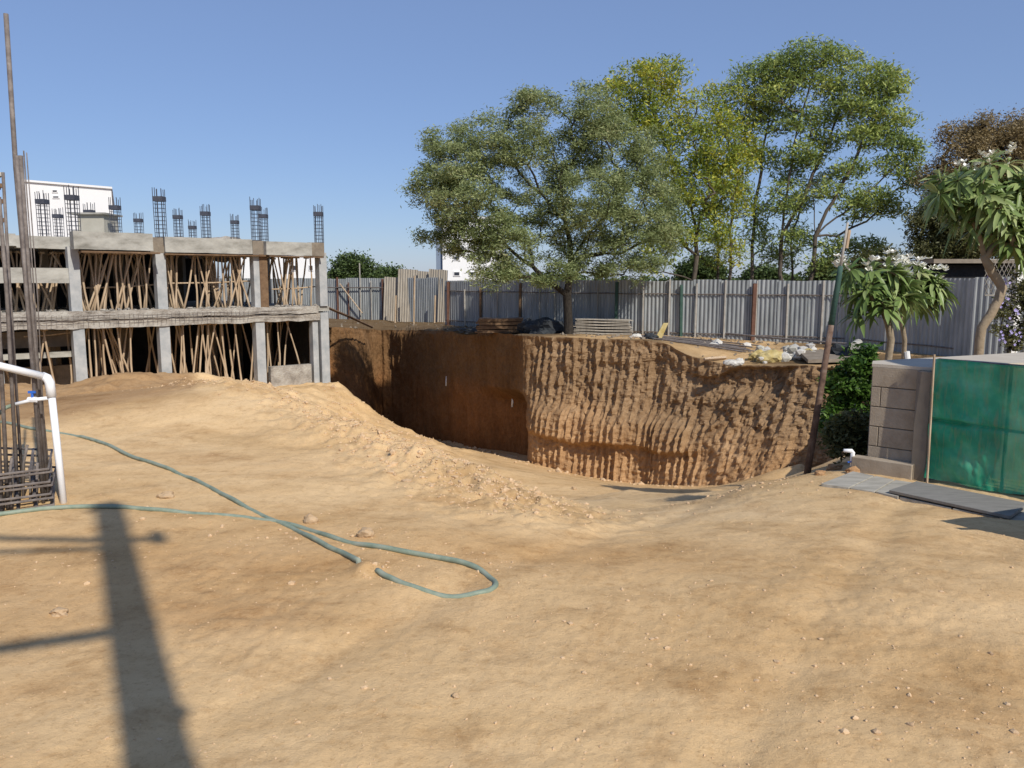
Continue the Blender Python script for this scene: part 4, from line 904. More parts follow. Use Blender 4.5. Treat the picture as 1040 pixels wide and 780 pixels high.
# ------------------------------------------------------------------ shrubs
def shrub(name, label, px, py, blobs, d, n, nl, ls, asp, lm, seed, sp=.12, z0=-.4):
    rt = W(px, py, d); rt.z = z0
    return tree(name, label, rt, [[W(px, (py+blobs[0][1])/2, d)]], blobs, d, n, nl, ls, asp, lm, .03, sp, droop=-.1, seed=seed, cat='shrub', flat=.9)
shrub('green_shrub', 'glossy green leafy shrub growing between the leaning pole and the block wall', 866, 470, [(872, 372, 14, 20), (852, 392, 13, 15), (872, 405, 18, 22), (858, 430, 20, 22), (880, 380, 8, 26), (845, 420, 8, 16)], 9.2, 150, 55, .075, .45, LM_bush, 51)
shrub('green_shrub', 'dark leafy shrub in the shade behind the white standpipe', 868, 478, [(866, 440, 14, 20), (848, 445, 10, 16), (878, 450, 6, 16)], 8.7, 60, 55, .07, .45, LM_dark, 52)
vi = shrub('flowering_vine', 'vine with pale violet flowers climbing the white post at the right edge', 1026, 362, [(1020, 325, 12, 25), (1035, 300, 10, 26), (1030, 345, 16, 12), (1045, 320, 12, 40)], 12.7, 90, 42, .06, .5, LM_dark, 53)
for i in range(34):
    fv = MB()
    c = W(random.gauss(1026, 9), random.uniform(280, 352), 12.5+random.uniform(-.2, .2))-Vector(vi.location)
    for q in range(4):
        a = q*1.57; dv = Vector((math.cos(a), -.3, math.sin(a))); sd = Vector((-math.sin(a), 0, math.cos(a)))*.012; fv.add([c, c+dv*.014+sd, c+dv*.024, c+dv*.014-sd], [(0, 1, 2, 3)])
    fv.build('flower', M['violet'], vi)

# ------------------------------------------------------------------ block wall, net gate, slabs
random.seed(99)
P0 = W(884.5, 400, 7.62); P1 = W(944, 400, 7.27); ZT = .80; ZW = -.6
wall = empty('block_wall', (P0.x, P0.y, -.25)); WO = Vector(wall.location); tag(wall, 'grey brown concrete block wall with a pale mortar top beside the green net', 'wall')
dv = Vector((P1.x-P0.x, P1.y-P0.y, 0)); LW = dv.length; dv.normalize(); nv = Vector((dv.y, -dv.x, 0))   # outward, toward the camera
if nv.y > 0: nv = -nv
Q1 = W(1130, 350, 9.5); Q2 = W(1130, 350, 8.2)
PB = P0*1.035; PB.z = 0
core = MB().prism([(q.x-WO.x, q.y-WO.y) for q in (P0+dv*.004-nv*.012, P1-dv*.004-nv*.012, Q2, Q1, PB)], ZW-WO.z, ZT-.03-WO.z); core.build('mortar_core', M['mortar'], wall)
# coping
def off2(q, o_): return (q.x-WO.x+o_[0], q.y-WO.y+o_[1])
cp = MB().prism([(q.x-WO.x, q.y-WO.y) for q in (P0-dv*.004+nv*.004, P1+dv*.004+nv*.004, Q2, Q1, PB)], ZT-.03-WO.z, ZT-WO.z); cp.build('coping', M['coping'], wall)
H_ = .195; z = ZT-.03; row = 0
while z > -.35:
    cuts = [0, .09, LW] if row % 2 else [0, LW-.0]
    if row % 2 == 0: cuts = [0, .30, LW] if row == 6 else [0, LW]
    for a, b in zip(cuts[:-1], cuts[1:]):
        m = MB(); g_ = .004; q = [P0+dv*(a+g_), P0+dv*(b-g_)]
        bs = [q[0]+nv*.004, q[1]+nv*.004, q[1]-nv*.05, q[0]-nv*.05]
        m.hexa([Vector((p.x, p.y, zz))-WO for zz in (z-H_+.007, z-.002) for p in bs]); m.build('block', M['block'], wall, bevel=.004)
    z -= H_; row += 1
# side return blocks (left flank)
ks = P0-dv*.10+nv*.14; ke = P1-dv*.07+nv*.14
m = MB(); m.hexa([Vector((p.x, p.y, zz))-WO for zz in (-.5, -.115) for p in (ks, ke, ke-nv*.13, ks-nv*.13)]); m.build('plinth', M['block'], wall, bevel=.006)
m = MB(); e0 = P1-dv*.10; m.hexa([Vector((p.x, p.y, zz))-WO for zz in (-.4, ZT-.035) for p in (e0+nv*.07, P1+dv*.02+nv*.07, P1+dv*.02+nv*.008, e0+nv*.008)]); m.build('end_pier', M['mortar'], wall, bevel=.005)
# gate with green shade net
g0 = W(948, 430, 7.24); g1 = W(1120, 430, 6.15)
gate = empty('net_gate', (g0.x, g0.y, -.25)); GO = Vector(gate.location); tag(gate, 'metal gate frame covered with crumpled green shade netting', 'gate')
gd = Vector((g1.x-g0.x, g1.y-g0.y, 0)); GL = gd.length; gd.normalize(); gn = Vector((gd.y, -gd.x, 0)); gn = gn if gn.y < 0 else -gn
zt0, zb0 = .885, -.245
m = MB()
for s_ in (0, .62, 1.24): m.tube([Vector((g0.x, g0.y, zb0))+gd*s_-GO-gn*.02, Vector((g0.x, g0.y, zt0))+gd*s_-GO-gn*.02], .016, 6)
for zz in (zb0+.02, .31, zt0-.01): m.tube([Vector((g0.x, g0.y, zz))-GO-gn*.02, Vector((g0.x, g0.y, zz))+gd*GL-GO-gn*.02], .014, 6)
m.build('frame', M['rust'], gate)
nx, nz = 150, 110; V = np.zeros((nz+1, nx+1, 3))
sg = np.linspace(0, GL, nx+1)[None, :]; zg = np.linspace(0, 1, nz+1)[:, None]
tie = np.exp(-((zg*(zt0-zb0)+zb0-.31)/.02)**2)
fold = .09*fbm(sg*2.2+zg*1.5, zg*1.6, 101, 4)+.04*np.abs(fbm(sg*7+zg*2, zg*3-sg, 102, 4))+.018*np.sin(sg*14+4*fbm(sg*1.5, zg*2, 103, 2))*np.exp(-((zg)/.35)**2)
fold = fold+.028*np.abs(fbm(sg*3+zg*2.5, zg*2-sg*1.2, 108, 4))
o_ = .045+fold*(1-.8*tie)-.035*tie
bot = zb0+.012+.02*fbm(sg*2.5, sg*0, 104, 3)
Zz = bot*(1-zg)+(zt0+.006*np.sin(sg*9))*zg
V[..., 0] = g0.x-GO.x+gd.x*sg+gn.x*o_; V[..., 1] = g0.y-GO.y+gd.y*sg+gn.y*o_; V[..., 2] = Zz-GO.z
idx = np.arange((nz+1)*(nx+1)).reshape(nz+1, nx+1)
net_m, N, L, P = new_mat('shade_net')
tc = N.new('ShaderNodeTexCoord').outputs['Object']
n1 = N.new('ShaderNodeTexNoise'); n1.inputs['Scale'].default_value = 3.5; n1.inputs['Detail'].default_value = 6; L.new(tc, n1.inputs['Vector'])
r1 = ramp(N, [(.3, (.012, .25, .135)), (.5, (.03, .40, .225)), (.70, (.16, .58, .37))]); L.new(n1.outputs[0], r1.inputs[0])
# dust streaks
mp = N.new('ShaderNodeMapping'); mp.inputs['Scale'].default_value = (14, 14, 1.6); L.new(tc, mp.inputs[0])
n2 = N.new('ShaderNodeTexNoise'); n2.inputs['Scale'].default_value = 2.5; n2.inputs['Detail'].default_value = 7; L.new(mp.outputs[0], n2.inputs['Vector'])
r2 = ramp(N, [(.50, (0, 0, 0)), (.72, (.5, .5, .5))]); L.new(n2.outputs[0], r2.inputs[0])
mx = N.new('ShaderNodeMix'); mx.data_type = 'RGBA'; L.new(r2.outputs[0], mx.inputs[0]); L.new(r1.outputs[0], mx.inputs[6]); mx.inputs[7].default_value = (.25, .30, .15, 1)
L.new(mx.outputs[2], P.inputs['Base Color']); P.inputs['Roughness'].default_value = .6
trl = N.new('ShaderNodeBsdfTranslucent'); L.new(mx.outputs[2], trl.inputs['Color'])
tr = N.new('ShaderNodeBsdfTransparent'); tr.inputs[0].default_value = (.55, .85, .72, 1)
s1 = N.new('ShaderNodeMixShader'); s1.inputs[0].default_value = .3; L.new(P.outputs[0], s1.inputs[1]); L.new(trl.outputs[0], s1.inputs[2])
n3 = N.new('ShaderNodeTexNoise'); n3.inputs['Scale'].default_value = 2.2; L.new(tc, n3.inputs['Vector'])
r3 = ramp(N, [(.35, (.08, .08, .08)), (.65, (.28, .28, .28))]); L.new(n3.outputs[0], r3.inputs[0])
s2 = N.new('ShaderNodeMixShader'); L.new(r3.outputs[0], s2.inputs[0]); L.new(s1.outputs[0], s2.inputs[1]); L.new(tr.outputs[0], s2.inputs[2])
L.new(s2.outputs[0], N['Material Output'].inputs[0])
np_mesh('netting', V.reshape(-1, 3), np.stack([idx[:-1, :-1], idx[:-1, 1:], idx[1:, 1:], idx[1:, :-1]], -1).reshape(-1, 4), net_m, gate, smooth=True)
a = W(941.5, 491, 7.12); b = W(949, 360, 7.16); o = MB().tube([a, b], .011, 6).build('batten', M['timber']); tag(o, 'thin pale batten standing upright between the block wall and the green net', 'batten')
# stone slabs
def slab(pts, z0, z1, mt, label, seed):
    p3 = [G(x, y, z1) for x, y in pts]; m = MB().prism([(p.x, p.y) for p in p3], z0, z1); o = m.build('stone_slab', M[mt], bevel=.004); tag(o, label, 'slab')
slab([(834, 491), (866, 478.5), (888, 483), (862, 495)], -.30, -.215, 'slate', 'leftmost pale grey stone slab, nearest the leaning pole', 1)
slab([(863.5, 495.3), (889.5, 483.3), (908, 487), (888, 499)], -.30, -.217, 'slate', 'grey stone slab second from the left beside the plinth', 2)
slab([(889.5, 499.2), (909.5, 487.3), (934, 491), (912, 504)], -.30, -.214, 'slate', 'grey stone slab in the middle of the row, partly under the dark one', 3)
slab([(913.5, 504.4), (935.5, 491.5), (990, 502), (966, 516)], -.30, -.22, 'slate', 'long grey stone slab beneath the dark slab', 4)
slab([(967.5, 516.4), (991.5, 502.5), (1075, 517), (1060, 534)], -.30, -.219, 'slate', 'light grey stone slab at the right edge of the photo', 5)
slab([(903, 497.5), (931, 488.5), (1045, 511), (1026, 524)], -.206, -.18, 'slate_dark', 'dark slate slab laid on top of the others in front of the net', 6)
# standpipe by the wall
sp = empty('standpipe', onground(865, 479)); SO = Vector(sp.location); tag(sp, 'short white plastic standpipe with an elbow beside the block wall', 'pipe')
dd = SO.y
MB().tube([(0, 0, -.1), (0, 0, .06)], .010, 8).build('riser', M['pvc'], sp)
m = MB(); m.tube([(0, 0, .06), (0, 0, .195), (-.012, 0, .21), (-.09, 0, .213)], [.021, .021, .02, .017], 10); m.build('elbow', M['pvc'], sp, smooth=True)
m = MB(); m.tube([(-.03, -.002, .10), (.0, -.02, .10)], .006, 6); m.box((-.035, -.01, .10), (.03, .012, .012)); m.build('handle', M['blue_plastic'], sp)
# leaning pole
a = W(820, 471, 8.4)-Vector((0, 0, .15)); b = W(861, 226, 8.65); o = empty('leaning_pole', a); O = Vector(a)
tag(o, 'tall rusty and green painted pole leaning right in front of the pit', 'pole')
def lerp(t): return (b-a)*t
MB().tube([lerp(0), lerp(.3), lerp(.62)], [.038, .036, .031], 9).build('lower_length', M['rust_red'], o, smooth=True)
MB().tube([lerp(.60), lerp(.80), lerp(.83)], [.032, .029, .027], 9).build('painted_length', M['post_green'], o, smooth=True)
MB().tube([lerp(.81), lerp(1.0)], [.017, .013], 8).build('tip', M['post_white'], o, smooth=True)
MB().tube([lerp(.90)+Vector((.03, 0, 0)), lerp(.97)+Vector((.03, 0, 0))], .02, 6).build('rag', M['timber'], o)
# ------------------------------------------------------------------ column starter cage at left
cg = empty('rebar_column_cage', G(25, 514)); CO = Vector(cg.location); tag(cg, 'upright cage of rusty reinforcement rods at the left edge with tied rings at its foot', 'rebar')
bars = [((6, 14), (16, 170), (46, 505), 5.6, .020), ((17, 158), (27, 300), (44, 508), 5.55, .016), ((21, 158), (31, 300), (50, 512), 5.7, .018), ((20, 160), (35, 330), (53, 516), 5.75, .010),
        ((24, 153), (35, 300), (47, 512), 5.85, .006), ((27, 155), (38, 300), (49, 512), 5.9, .005), ((-1, 200), (7, 300), (18, 512), 5.45, .016), ((-8, 190), (-1, 330), (8, 518), 5.4, .017),
        ((3, 175), (11, 310), (24, 512), 5.95, .014), ((-14, 180), (-6, 330), (1, 520), 5.3, .017), ((12, 465), (10, 480), (11, 516), 5.35, .012), ((28, 452), (24, 470), (23, 512), 5.7, .012), ((46, 455), (49, 480), (51, 510), 5.9, .012), ((13, 470), (14, 490), (16, 515), 5.7, .013), ((38, 470), (37, 490), (36, 514), 5.5, .014), ((30, 475), (31, 490), (30, 514), 5.6, .012)]
for t_, m_, b_, d, r in bars:
    bb = W(b_[0], b_[1], d); bb.z = -.1; MB().tube([W(*t_, d)-CO, W(*m_, d)-CO, bb-CO], r*.8, 8).build('rod', M['rust'], cg, smooth=True)
for k_ in range(7):
    z = .02+k_*.045; m = MB(); c = [W(-20, 500, 5.2), W(54, 500, 5.45), W(55, 500, 5.98), W(-18, 500, 6.1)]
    pts = [Vector((q.x+random.uniform(-.02, .02), q.y+random.uniform(-.02, .02), z+random.uniform(-.014, .014)))-CO for q in c]; m.tube(pts+[pts[0]], .009, 6)
    for q in (0.25, .5, .75): m.tube([pts[0].lerp(pts[1], q), pts[3].lerp(pts[2], q)], .011, 5)
    m.build('tie_ring', M['rust'], cg)
# white pipe with valve
pp_ = empty('water_pipe', onground(65, 511)); PO = Vector(pp_.location); tag(pp_, 'white plastic water pipe with elbow and blue tap standing behind the rebar cage', 'pipe')
d = PO.y; A = Vector((0, 0, -.1)); el_ = W(50, 384, d)-PO
MB().tube([A, W(52.5, 402, d)-PO, ], [.024, .024], 12).build('riser', M['pvc'], pp_, smooth=True)
m = MB(); c0 = W(52.5, 403, d)-PO; m.tube([c0, el_+Vector((.0, 0, -.03)), el_+Vector((-.015, 0, .0)), el_+Vector((-.05, 0, .018))], [.032, .032, .032, .029], 12); m.build('elbow', M['pvc'], pp_, smooth=True)
MB().tube([el_+Vector((-.03, 0, .01)), W(-40, 362, d-.35)-PO], .026, 12).build('top_pipe', M['pvc'], pp_, smooth=True)
MB().tube([W(51.5, 404, d)-PO, W(34, 406, d-.03)-PO, W(14, 411, d-.06)-PO], .013, 10).build('branch_pipe', M['pvc'], pp_, smooth=True)
q = W(33, 406, d-.03)-PO; m = MB(); m.tube([q+Vector((-.03, 0, 0)), q+Vector((.03, 0, 0))], .02, 8); v_ = m.build('valve', M['pvc'], pp_)
m = MB(); m.tube([q+Vector((0, 0, .01)), q+Vector((0, 0, .05))], .009, 6); m.box(q+Vector((0, 0, .055)), (.05, .015, .016)); m.build('handle', M['blue_plastic'], v_)
# hoses
hp = []
for x_, y_ in HOSE_PX:
    p = G(x_, y_, 0); hp.append((p.x, p.y))
hp = np.array(hp); dense = []
for i in range(len(hp)-1):
    p0, p1, p2, p3 = hp[max(i-1, 0)], hp[i], hp[i+1], hp[min(i+2, len(hp)-1)]
    for t in np.linspace(0, 1, 9)[:-1]: dense.append(.5*((2*p1)+(-p0+p2)*t+(2*p0-5*p1+4*p2-p3)*t*t+(-p0+3*p1-3*p2+p3)*t**3))
dense = np.array(dense); hz = gh(dense[:, 0], dense[:, 1], True)
bur = np.hypot((dense[:, 0]-BUR.x)/.10, (dense[:, 1]-BUR.y)/.10) < 1
hz = np.convolve(np.pad(hz, 2, 'edge'), np.ones(5)/5, 'valid')+.013; hz = hz-.017*sstep(.05, .45, fbm(dense[:, 0]*1.7, dense[:, 1]*1.7, 130, 2)); hz = np.where(bur, hz-.05, hz)
m = MB(); m.tube([Vector((a[0], a[1], z)) for a, z in zip(dense, hz)], .0165, 10); tag(m.build('garden_hose', M['hose'], smooth=True), 'faded green hose looped across the dirt in the foreground', 'hose')
a = W(14, 411, d-.06); m = MB(); m.tube([a, W(6, 414, d-.1), W(-2, 421, d-.15), W(-14, 450, d-.3), W(-25, 500, d-.5)], .014, 8); tag(m.build('tap_hose', M['hose'], smooth=True), 'short green hose pushed onto the branch of the white water pipe', 'hose')
# white plastic pipe ends sticking out of the cut
for px, py0, py1, lb in ((453, 381, 391, 'short white pipe hanging on the shaded back face of the cut'), (520, 402, 413, 'short white pipe at the corner of the cut between shade and sun')):
    # march along the ray until the bank is met
    d_ = {453: 33.8, 520: 27.6}[px]; a = W(px-.6, py1, d_); b = W(px+.8, py0, d_+.05)
    dg = bpy.context.evaluated_depsgraph_get() if False else None
    from mathutils.bvhtree import BVHTree
    if 'BVH' not in globals():
        me = bank.data; BVH = BVHTree.FromPolygons([v.co.copy() for v in me.vertices], [tuple(p.vertices) for p in me.polygons])
    def hit(x_, y_):
        r_ = Vector(ray(x_, y_)).normalized(); h_ = BVH.ray_cast(Vector((0, 0, CZ)), r_)[0]; return h_-r_*.12 if h_ else W(x_, y_, d_)
    p1 = hit(px, py0+6); p0 = p1+Vector((.01, 0, -(py1-py0)*.5*mpp(p1.y))); p2 = p1+Vector((.04, 0, (py1-py0)*.5*mpp(p1.y)))
    tag(MB().tube([p0, p2], .045, 8).build('pipe_end', M['pvc'], smooth=True), lb, 'pipe')
# ------------------------------------------------------------------ things on the plateau
def boardstack(name, label, px0, px1, d, rows, th, mt, sag=.02, depth=.8, gap=.02, cat='stack', n=1):
    a = onplat(px0, d); b = onplat(px1, d-.1); o = empty(name, a); O = Vector(a); tag(o, label, cat)
    t = (b-a).normalized(); L_ = (b-a).length
    for k_ in range(rows):
        m = MB(); z = k_*(th+gap)+.03; e0 = random.uniform(-.12, .12); e1 = random.uniform(-.12, .12)
        pts = [t*(e0)+Vector((0, 0, z)), t*(L_*.5)+Vector((0, 0, z-sag*(k_ % 2))), t*(L_+e1)+Vector((0, 0, z+random.uniform(-.012, .012)))]
        for p, q in zip(pts[:-1], pts[1:]):
            m.hexa([p, q, q+Vector((0, depth, 0)), p+Vector((0, depth, 0)), p+Vector((0, 0, th)), q+Vector((0, 0, th)), q+Vector((0, depth, th)), p+Vector((0, depth, th))])
        m.build('board', M[mt], o)
    return o
boardstack('plank_stack', 'stack of brown weathered planks in the shade left of the olive tree', 484, 530, 29.8, 8, .055, 'timber_dark', .03, .9, .015)
boardstack('form_panel_stack', 'stack of long thin pale formwork strips right of the olive tree trunk', 583, 640, 28.2, 11, .022, 'sheet_old', .03, .9, .028)
def chunk(s, mt, seed):
    rg_ = np.random.default_rng(seed); v = IV*(1+rg_.uniform(-.32, .32, (len(IV), 1)))*np.array(s); return np_mesh('rubble_chunk', v, IF, mt, k=3)
def heap(name, label, px, d, s, mt, seed, cat, group=None, up=0, ch=False):
    p = onplat(px, d, s[2]*.35+up); o = chunk(s, M[mt], seed) if ch else lump(name, Vector((0, 0, 0)), s, M[mt], seed, wr=1); o.location = p; return tag(o, label, cat, group)
heap('tarp_heap', 'black heap of crumpled sheeting left of the olive tree trunk', 556, 29, (.85, .5, .42), 'tarp', 3, 'heap')
heap('tarp_heap', 'dark heap of sheeting between the plank stack and the black heap', 540, 29.3, (.5, .4, .4), 'tarp', 4, 'heap')
heap('net_bundle', 'low dark bundle lying at the foot of the fence left of the planks', 474, 31, (.5, .4, .14), 'tarp', 6, 'bundle')
heap('wire_coil_heap', 'small dark bucket like heap near the leaning board on the plateau edge', 661, 25.6, (.22, .2, .14), 'tarp', 8, 'heap')
heap('white_sack', 'white sack lying right of the pale formwork strips', 646, 26.3, (.2, .14, .09), 'sack_white', 9, 'sack')
heap('white_sack', 'small white sack beside the dark bucket like heap', 660, 26.0, (.16, .12, .09), 'sack_white', 10, 'sack')
p = onplat(665, 25.9); q = W(674, 328, 26.0); o = MB().hexa([p, p+Vector((.22, 0, 0)), p+Vector((.22, .05, 0)), p+Vector((0, .05, 0)), q, q+Vector((.16, 0, 0)), q+Vector((.16, .05, 0)), q+Vector((0, .05, 0))]).build('leaning_board', M['sack']); tag(o, 'short yellowish board leaning upright near the plateau edge', 'board')
# bundle of long dark rods lying on the plateau
ro = empty('rod_bundle', onplat(700, 25.5)); O = Vector(ro.location); tag(ro, 'long bundle of dark rods lying along the plateau in front of the fence', 'rods')
for k_ in range(14):
    y_ = random.uniform(-1.2, 1.6); a = onplat(random.uniform(648, 668), 26.5+y_, .03+.02*random.random()); b = onplat(random.uniform(745, 775), 24.2+y_*.6, .05+.03*random.random()); MB().tube([a-O, (a+b)/2-O+Vector((0, 0, .02)), b-O], .022, 5).build('rod', M['rust'], ro)
ra = onplat(737, 24.8, .45); rb = W(872, 350, 21.8); o = MB().tube([ra, (ra+rb)/2+Vector((0, 0, -.02)), rb], .03, 6).build('long_pipe', M['rust']); tag(o, 'long thin dark pipe resting across the fence foot behind the white rubble', 'pipe')
for px, d, s, mt, lb in ((772, 22.6, (.30, .2, .2), 'sack', 'yellow sack at the left end of the rubble heap'), (784, 22.2, (.42, .28, .22), 'sack', 'large open yellow sack in the middle of the rubble heap'), (824, 22.4, (.24, .2, .2), 'sack', 'yellow sack at the right end of the rubble heap')): heap('cement_sack', lb, px, d, s, mt, int(px), 'sack')
rg = random.Random(4)
for i in range(44):
    px = rg.choice((rg.uniform(768, 792), rg.uniform(795, 830), rg.uniform(795, 825))); s = rg.uniform(.07, .17); heap('rubble_chunk', 'whitish chunk of broken masonry in the rubble heap before the fence', px, rg.uniform(21.8, 23.6), (s, s*.8, s*.8), rg.choice(('sack_white', 'beige', 'sack_white')), 100+i, 'rubble', 'white masonry chunks of the rubble heap', up=rg.choice((0, 0, .12, .2)), ch=True)
for i in range(8):
    px = rg.choice((rg.uniform(742, 761), rg.uniform(720, 735))); s = rg.uniform(.1, .18); heap('rubble_chunk', 'whitish chunk in the small row of rubble left of the red post', px, rg.uniform(25, 25.4), (s, s*.8, s*.8), 'sack_white', 140+i, 'rubble', 'white masonry chunks left of the red post', ch=True)
heap('white_bag', 'white bag lying alone near the edge of the cut', 746, 21.8, (.27, .14, .10), 'sack_white', 160, 'bag'); heap('white_bag', 'small white bag touching the lone white bag near the cut', 752, 22.1, (.12, .1, .10), 'sack_white', 161, 'bag')
p = onplat(716, 22.6, .03); q = onplat(738, 22.9, .05); o = MB().tube([p, q], .05, 4).build('plank', M['timber']); tag(o, 'pale plank lying flat on the plateau left of the lone white bag', 'plank')
# dark shutter frames lying flat by the pole
a = onplat(822, 20.8, .06); b = onplat(880, 20.8, .06); o = MB().hexa([a, b, b+Vector((.3, 1.6, .1)), a+Vector((.3, 1.6, .1)), a+Vector((0, 0, .09)), b+Vector((0, 0, .09)), b+Vector((.3, 1.6, .2)), a+Vector((.3, 1.6, .2))]).build('formwork_panel', M['concrete_dark']); tag(o, 'flat dark formwork panel lying behind the leaning pole', 'panel')
heap('tyre_heap', 'dark rounded heap on the flat panel behind the leaning pole', 866, 21.6, (.55, .4, .3), 'tarp', 12, 'heap', up=.1)
o = MB().tube([onplat(868, 21, .45), onplat(872, 22, .45)], .12, 12).build('pipe_piece', M['concrete']); tag(o, 'short grey pipe piece on the dark heap behind the leaning pole', 'pipe')
# dark shed behind the fence and white post with chain link at right
d = 23.5; a = W(950, 262, d); b = W(1060, 262, d); sh = empty('dark_shed', (a.x, d, -.5)); O = Vector(sh.location); tag(sh, 'dark flat roofed shed showing above the fence below the brown topped tree', 'shed')
m = MB(); m.hexa([Vector(q)-O for q in ((a.x, d, -.6), (b.x, d, -.6), (b.x, d+3, -.6), (a.x, d+3, -.6), (a.x, d, a.z-.2), (b.x, d, a.z-.2), (b.x, d+3, a.z-.2), (a.x, d+3, a.z-.2))]); m.build('wall', M['black'], sh)
m = MB(); m.box(Vector(((a.x+b.x)/2, d+1.4, a.z-.1))-O, (b.x-a.x+.5, 3.6, .12)); m.build('roof', M['concrete_dark'], sh)
wp = empty('post_fence', onplat(1030, 13)); O = Vector(wp.location); tag(wp, 'white painted post holding rusty diamond mesh at the right edge', 'fence')
d = 13.4; m = MB(); a = W(1031, 360, d); b = W(1033, 263, d); m.box(((a+b)/2)-O, (.10, .10, (b-a).length), Matrix.Rotation(.0, 3, 'Y')); m.build('post', M['white_paint'], wp)
m = MB()
for i in range(-12, 14):
    for sgn in (1, -1):
        pts = []
        for k_ in range(2):
            y_ = (265, 300)[k_]; x_ = 1013+i*4.5+sgn*(y_-282)*.5; pts.append((x_, y_))
        (xa, ya), (xb, yb) = pts
        # clip to 998..1075
        def cl(xa, ya, xb, yb):
            out = []
            for t in (0, 1):
                x_, y_ = ((xa, ya), (xb, yb))[t]; x2 = min(max(x_, 1000), 1075); y2 = ya+(yb-ya)*(x2-xa)/(xb-xa); out.append((x2, y2))
            return out
        q = cl(xa, ya, xb, yb)
        if abs(q[0][0]-q[1][0]) > .5 and all(264 <= y_ <= 301 for _, y_ in q): m.tube([W(*q[0], d)-O, W(*q[1], d)-O], .006, 4)
m.tube([W(1000, 264, d)-O, W(1075, 264, d)-O], .012, 5); m.tube([W(1000, 300, d)-O, W(1075, 300, d)-O], .012, 5)
m.build('mesh_panel', M['post_white'], wp)
# ------------------------------------------------------------------ things just outside the frame that throw shadows into it
top = G(110, 513); bot_ = G(163, 778)
HP = 7.2; tl = math.tan(SUN_EL)
def lift(p, h): return Vector((p.x-L2.x*h/tl, p.y-L2.y*h/tl, h))
T_ = lift(top, HP); B_ = Vector((bot_.x-L2.x*0, bot_.y, 0))
# foot: continue the shadow line to the point where height is zero
sd = Vector((bot_.x-top.x, bot_.y-top.y, 0)).normalized(); foot = Vector((top.x, top.y, 0))+sd*(HP/tl); 
up_ = empty('utility_pole', foot); O = Vector(foot); tag(up_, 'concrete electricity pole behind the photographer, seen only by its shadow', 'pole')
def pole_at(h): return foot+(T_-foot)*(h/HP)
def h_for(px, py):
    p = G(px, py); best = min(np.linspace(2, HP, 500), key=lambda h: (Vector((pole_at(h).x+L2.x*h/tl, pole_at(h).y+L2.y*h/tl, 0))-Vector((p.x, p.y, 0))).length); return float(best)
MB().tube([Vector((0, 0, -.3)), (T_-foot)*.5, (T_-foot)], [.14, .115, .095], 14).build('shaft', M['concrete'], up_, smooth=True)
for (x0, y0), (x1, y1), r in (((118, 548), (-60, 546), .034), ((118, 556), (-60, 562), .026), ((118, 640), (-60, 668), .042), ((118, 548), (158, 548), .03), ((110, 516), (88, 520), .035), ((118, 540), (128, 532), .03), ((130, 635), (160, 632), .035), ((160, 715), (183, 725), .05)):
    h = h_for((x0+x1)/2 if x1 > 0 else x0, y0); MB().tube([lift(G(x0, y0), h)-O, lift(G(x1, y1), h)-O], r, 8).build('arm', M['rust'], up_)
h = h_for(118, 548); ins = MB(); c = lift(G(160, 546), h)-O; ins.tube([c+Vector((0, 0, -.08)), c, c+Vector((0, 0, .1))], [.04, .06, .03], 10); ins.build('insulator', M['white_paint'], up_)
# unseen tank and stand, added at the right to shade the block wall
hitp = Vector((P0.x+dv.x*.20, P0.y+dv.y*.20, 0)); t_ = 4.2; c = Vector((hitp.x-L2.x*t_, hitp.y-L2.y*t_, 0)); side = Vector((-L2.y, L2.x, 0))
rt_ = .55; c = c+Vector((L2.y, -L2.x, 0))*rt_; zc = .2+t_*tl
tk = empty('shade_tank', (c.x, c.y, -.2)); O = Vector(tk.location); tag(tk, 'unseen black tank on a stand, added outside the frame to shade the block wall', 'tank')
MB().tube([Vector((c.x, c.y, zc-.62))-O, Vector((c.x, c.y, zc+.35))-O, Vector((c.x, c.y, zc+.6))-O, Vector((c.x, c.y, zc+.72))-O], [rt_, rt_, .38, .2], 28).build('barrel', M['black'], tk)
m = MB()
for a, b in ((-.45, -.45), (.45, -.45), (.45, .45), (-.45, .45)): m.tube([Vector((c.x+a, c.y+b, -.3))-O, Vector((c.x+a*.7, c.y+b*.7, zc-.62))-O], .03, 6)
m.build('stand', M['rust'], tk)
# wheelbarrow: added out of frame to cast the shadow at lower right of the slabs
p = G(1046, 534, -.15); h = .45; c = lift(p, .45)-Vector((0, 0, .0)); c = Vector((c.x+.22, c.y-.05, -.12))
wb = empty('shadow_barrow', c, .5); tag(wb, 'rusty wheelbarrow added outside the frame at the right to cast a ground shadow', 'shadow_barrow')
MB().add([(-.35, -.25, .3), (.3, -.2, .3), (.3, .2, .3), (-.35, .25, .3), (-.5, -.35, .6), (.4, -.3, .55), (.4, .3, .55), (-.5, .35, .6)], [(0, 1, 2, 3), (0, 4, 5, 1), (1, 5, 6, 2), (2, 6, 7, 3), (3, 7, 4, 0)]).build('tray', M['rust'], wb)
m = MB()
for s_ in (-.25, .25): m.tube([(.5, s_*.3, .18), (0, s_, .32), (-.62, s_*1.1, .5)], .018, 6); m.tube([(-.3, s_, .35), (-.35, s_, 0)], .018, 6)
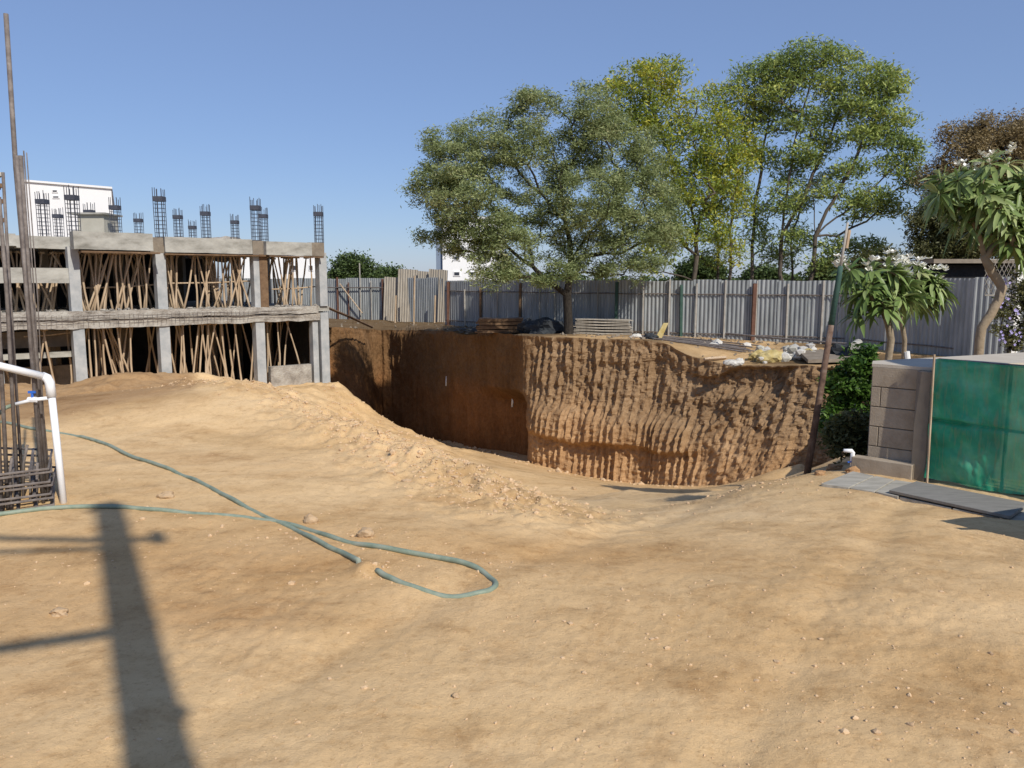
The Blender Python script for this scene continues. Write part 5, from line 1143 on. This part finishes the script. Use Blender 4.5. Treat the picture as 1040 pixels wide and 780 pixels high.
m.build('handles', M['rust'], wb); MB().tube([(.5, -.04, .18), (.5, .04, .18)], .18, 16).build('wheel', M['black'], wb)
# ------------------------------------------------------------------ world, sun, camera
w = bpy.data.worlds.new('World'); scene.world = w; w.use_nodes = True
N = w.node_tree.nodes; L = w.node_tree.links; bg = N['Background']
sky = N.new('ShaderNodeTexSky'); sky.sky_type = 'NISHITA'; sky.sun_disc = False
sky.sun_elevation = SUN_EL
# direction toward the sun (x right, y forward): (sin az, -cos az)
sx, sy = -L2.x, -L2.y
sky.sun_rotation = math.atan2(sx, sy)
sky.air_density = 1.0; sky.dust_density = .35; sky.ozone_density = 6.0; sky.altitude = 60
mt_ = N.new('ShaderNodeMix'); mt_.data_type = 'RGBA'; mt_.blend_type = 'MULTIPLY'; mt_.inputs[0].default_value = 1; mt_.inputs[7].default_value = (1.0, .965, 1.0, 1); L.new(sky.outputs[0], mt_.inputs[6]); m2_ = N.new('ShaderNodeMix'); m2_.data_type = 'RGBA'; m2_.inputs[0].default_value = .42; m2_.inputs[7].default_value = (2.7, 3.75, 6.5, 1); L.new(mt_.outputs[2], m2_.inputs[6]); L.new(m2_.outputs[2], bg.inputs[0]); bg.inputs[1].default_value = .10
sl = bpy.data.lights.new('sun', 'SUN'); sl.energy = 4.3; sl.angle = R(.55); sl.color = (1.0, .94, .84)
so = bpy.data.objects.new('sun', sl); COL.objects.link(so)
ld = Vector((L2.x*math.cos(SUN_EL), L2.y*math.cos(SUN_EL), -math.sin(SUN_EL))); so.rotation_euler = ld.to_track_quat('-Z', 'Y').to_euler()
cd = bpy.data.cameras.new('camera'); co = bpy.data.objects.new('camera', cd); COL.objects.link(co)
co.location = (0, 0, CZ); co.rotation_euler = (math.pi/2-TH, 0, 0); cd.sensor_width = 36; cd.lens = 36*F/1040; cd.clip_end = 6000; cd.clip_start = .05
scene.camera = co
scene.view_settings.view_transform = 'Standard'; scene.view_settings.look = 'None'; scene.view_settings.gamma = 1; scene.view_settings.exposure = .09
scene.render.engine = 'CYCLES'; scene.cycles.max_bounces = 6; scene.cycles.transparent_max_bounces = 8
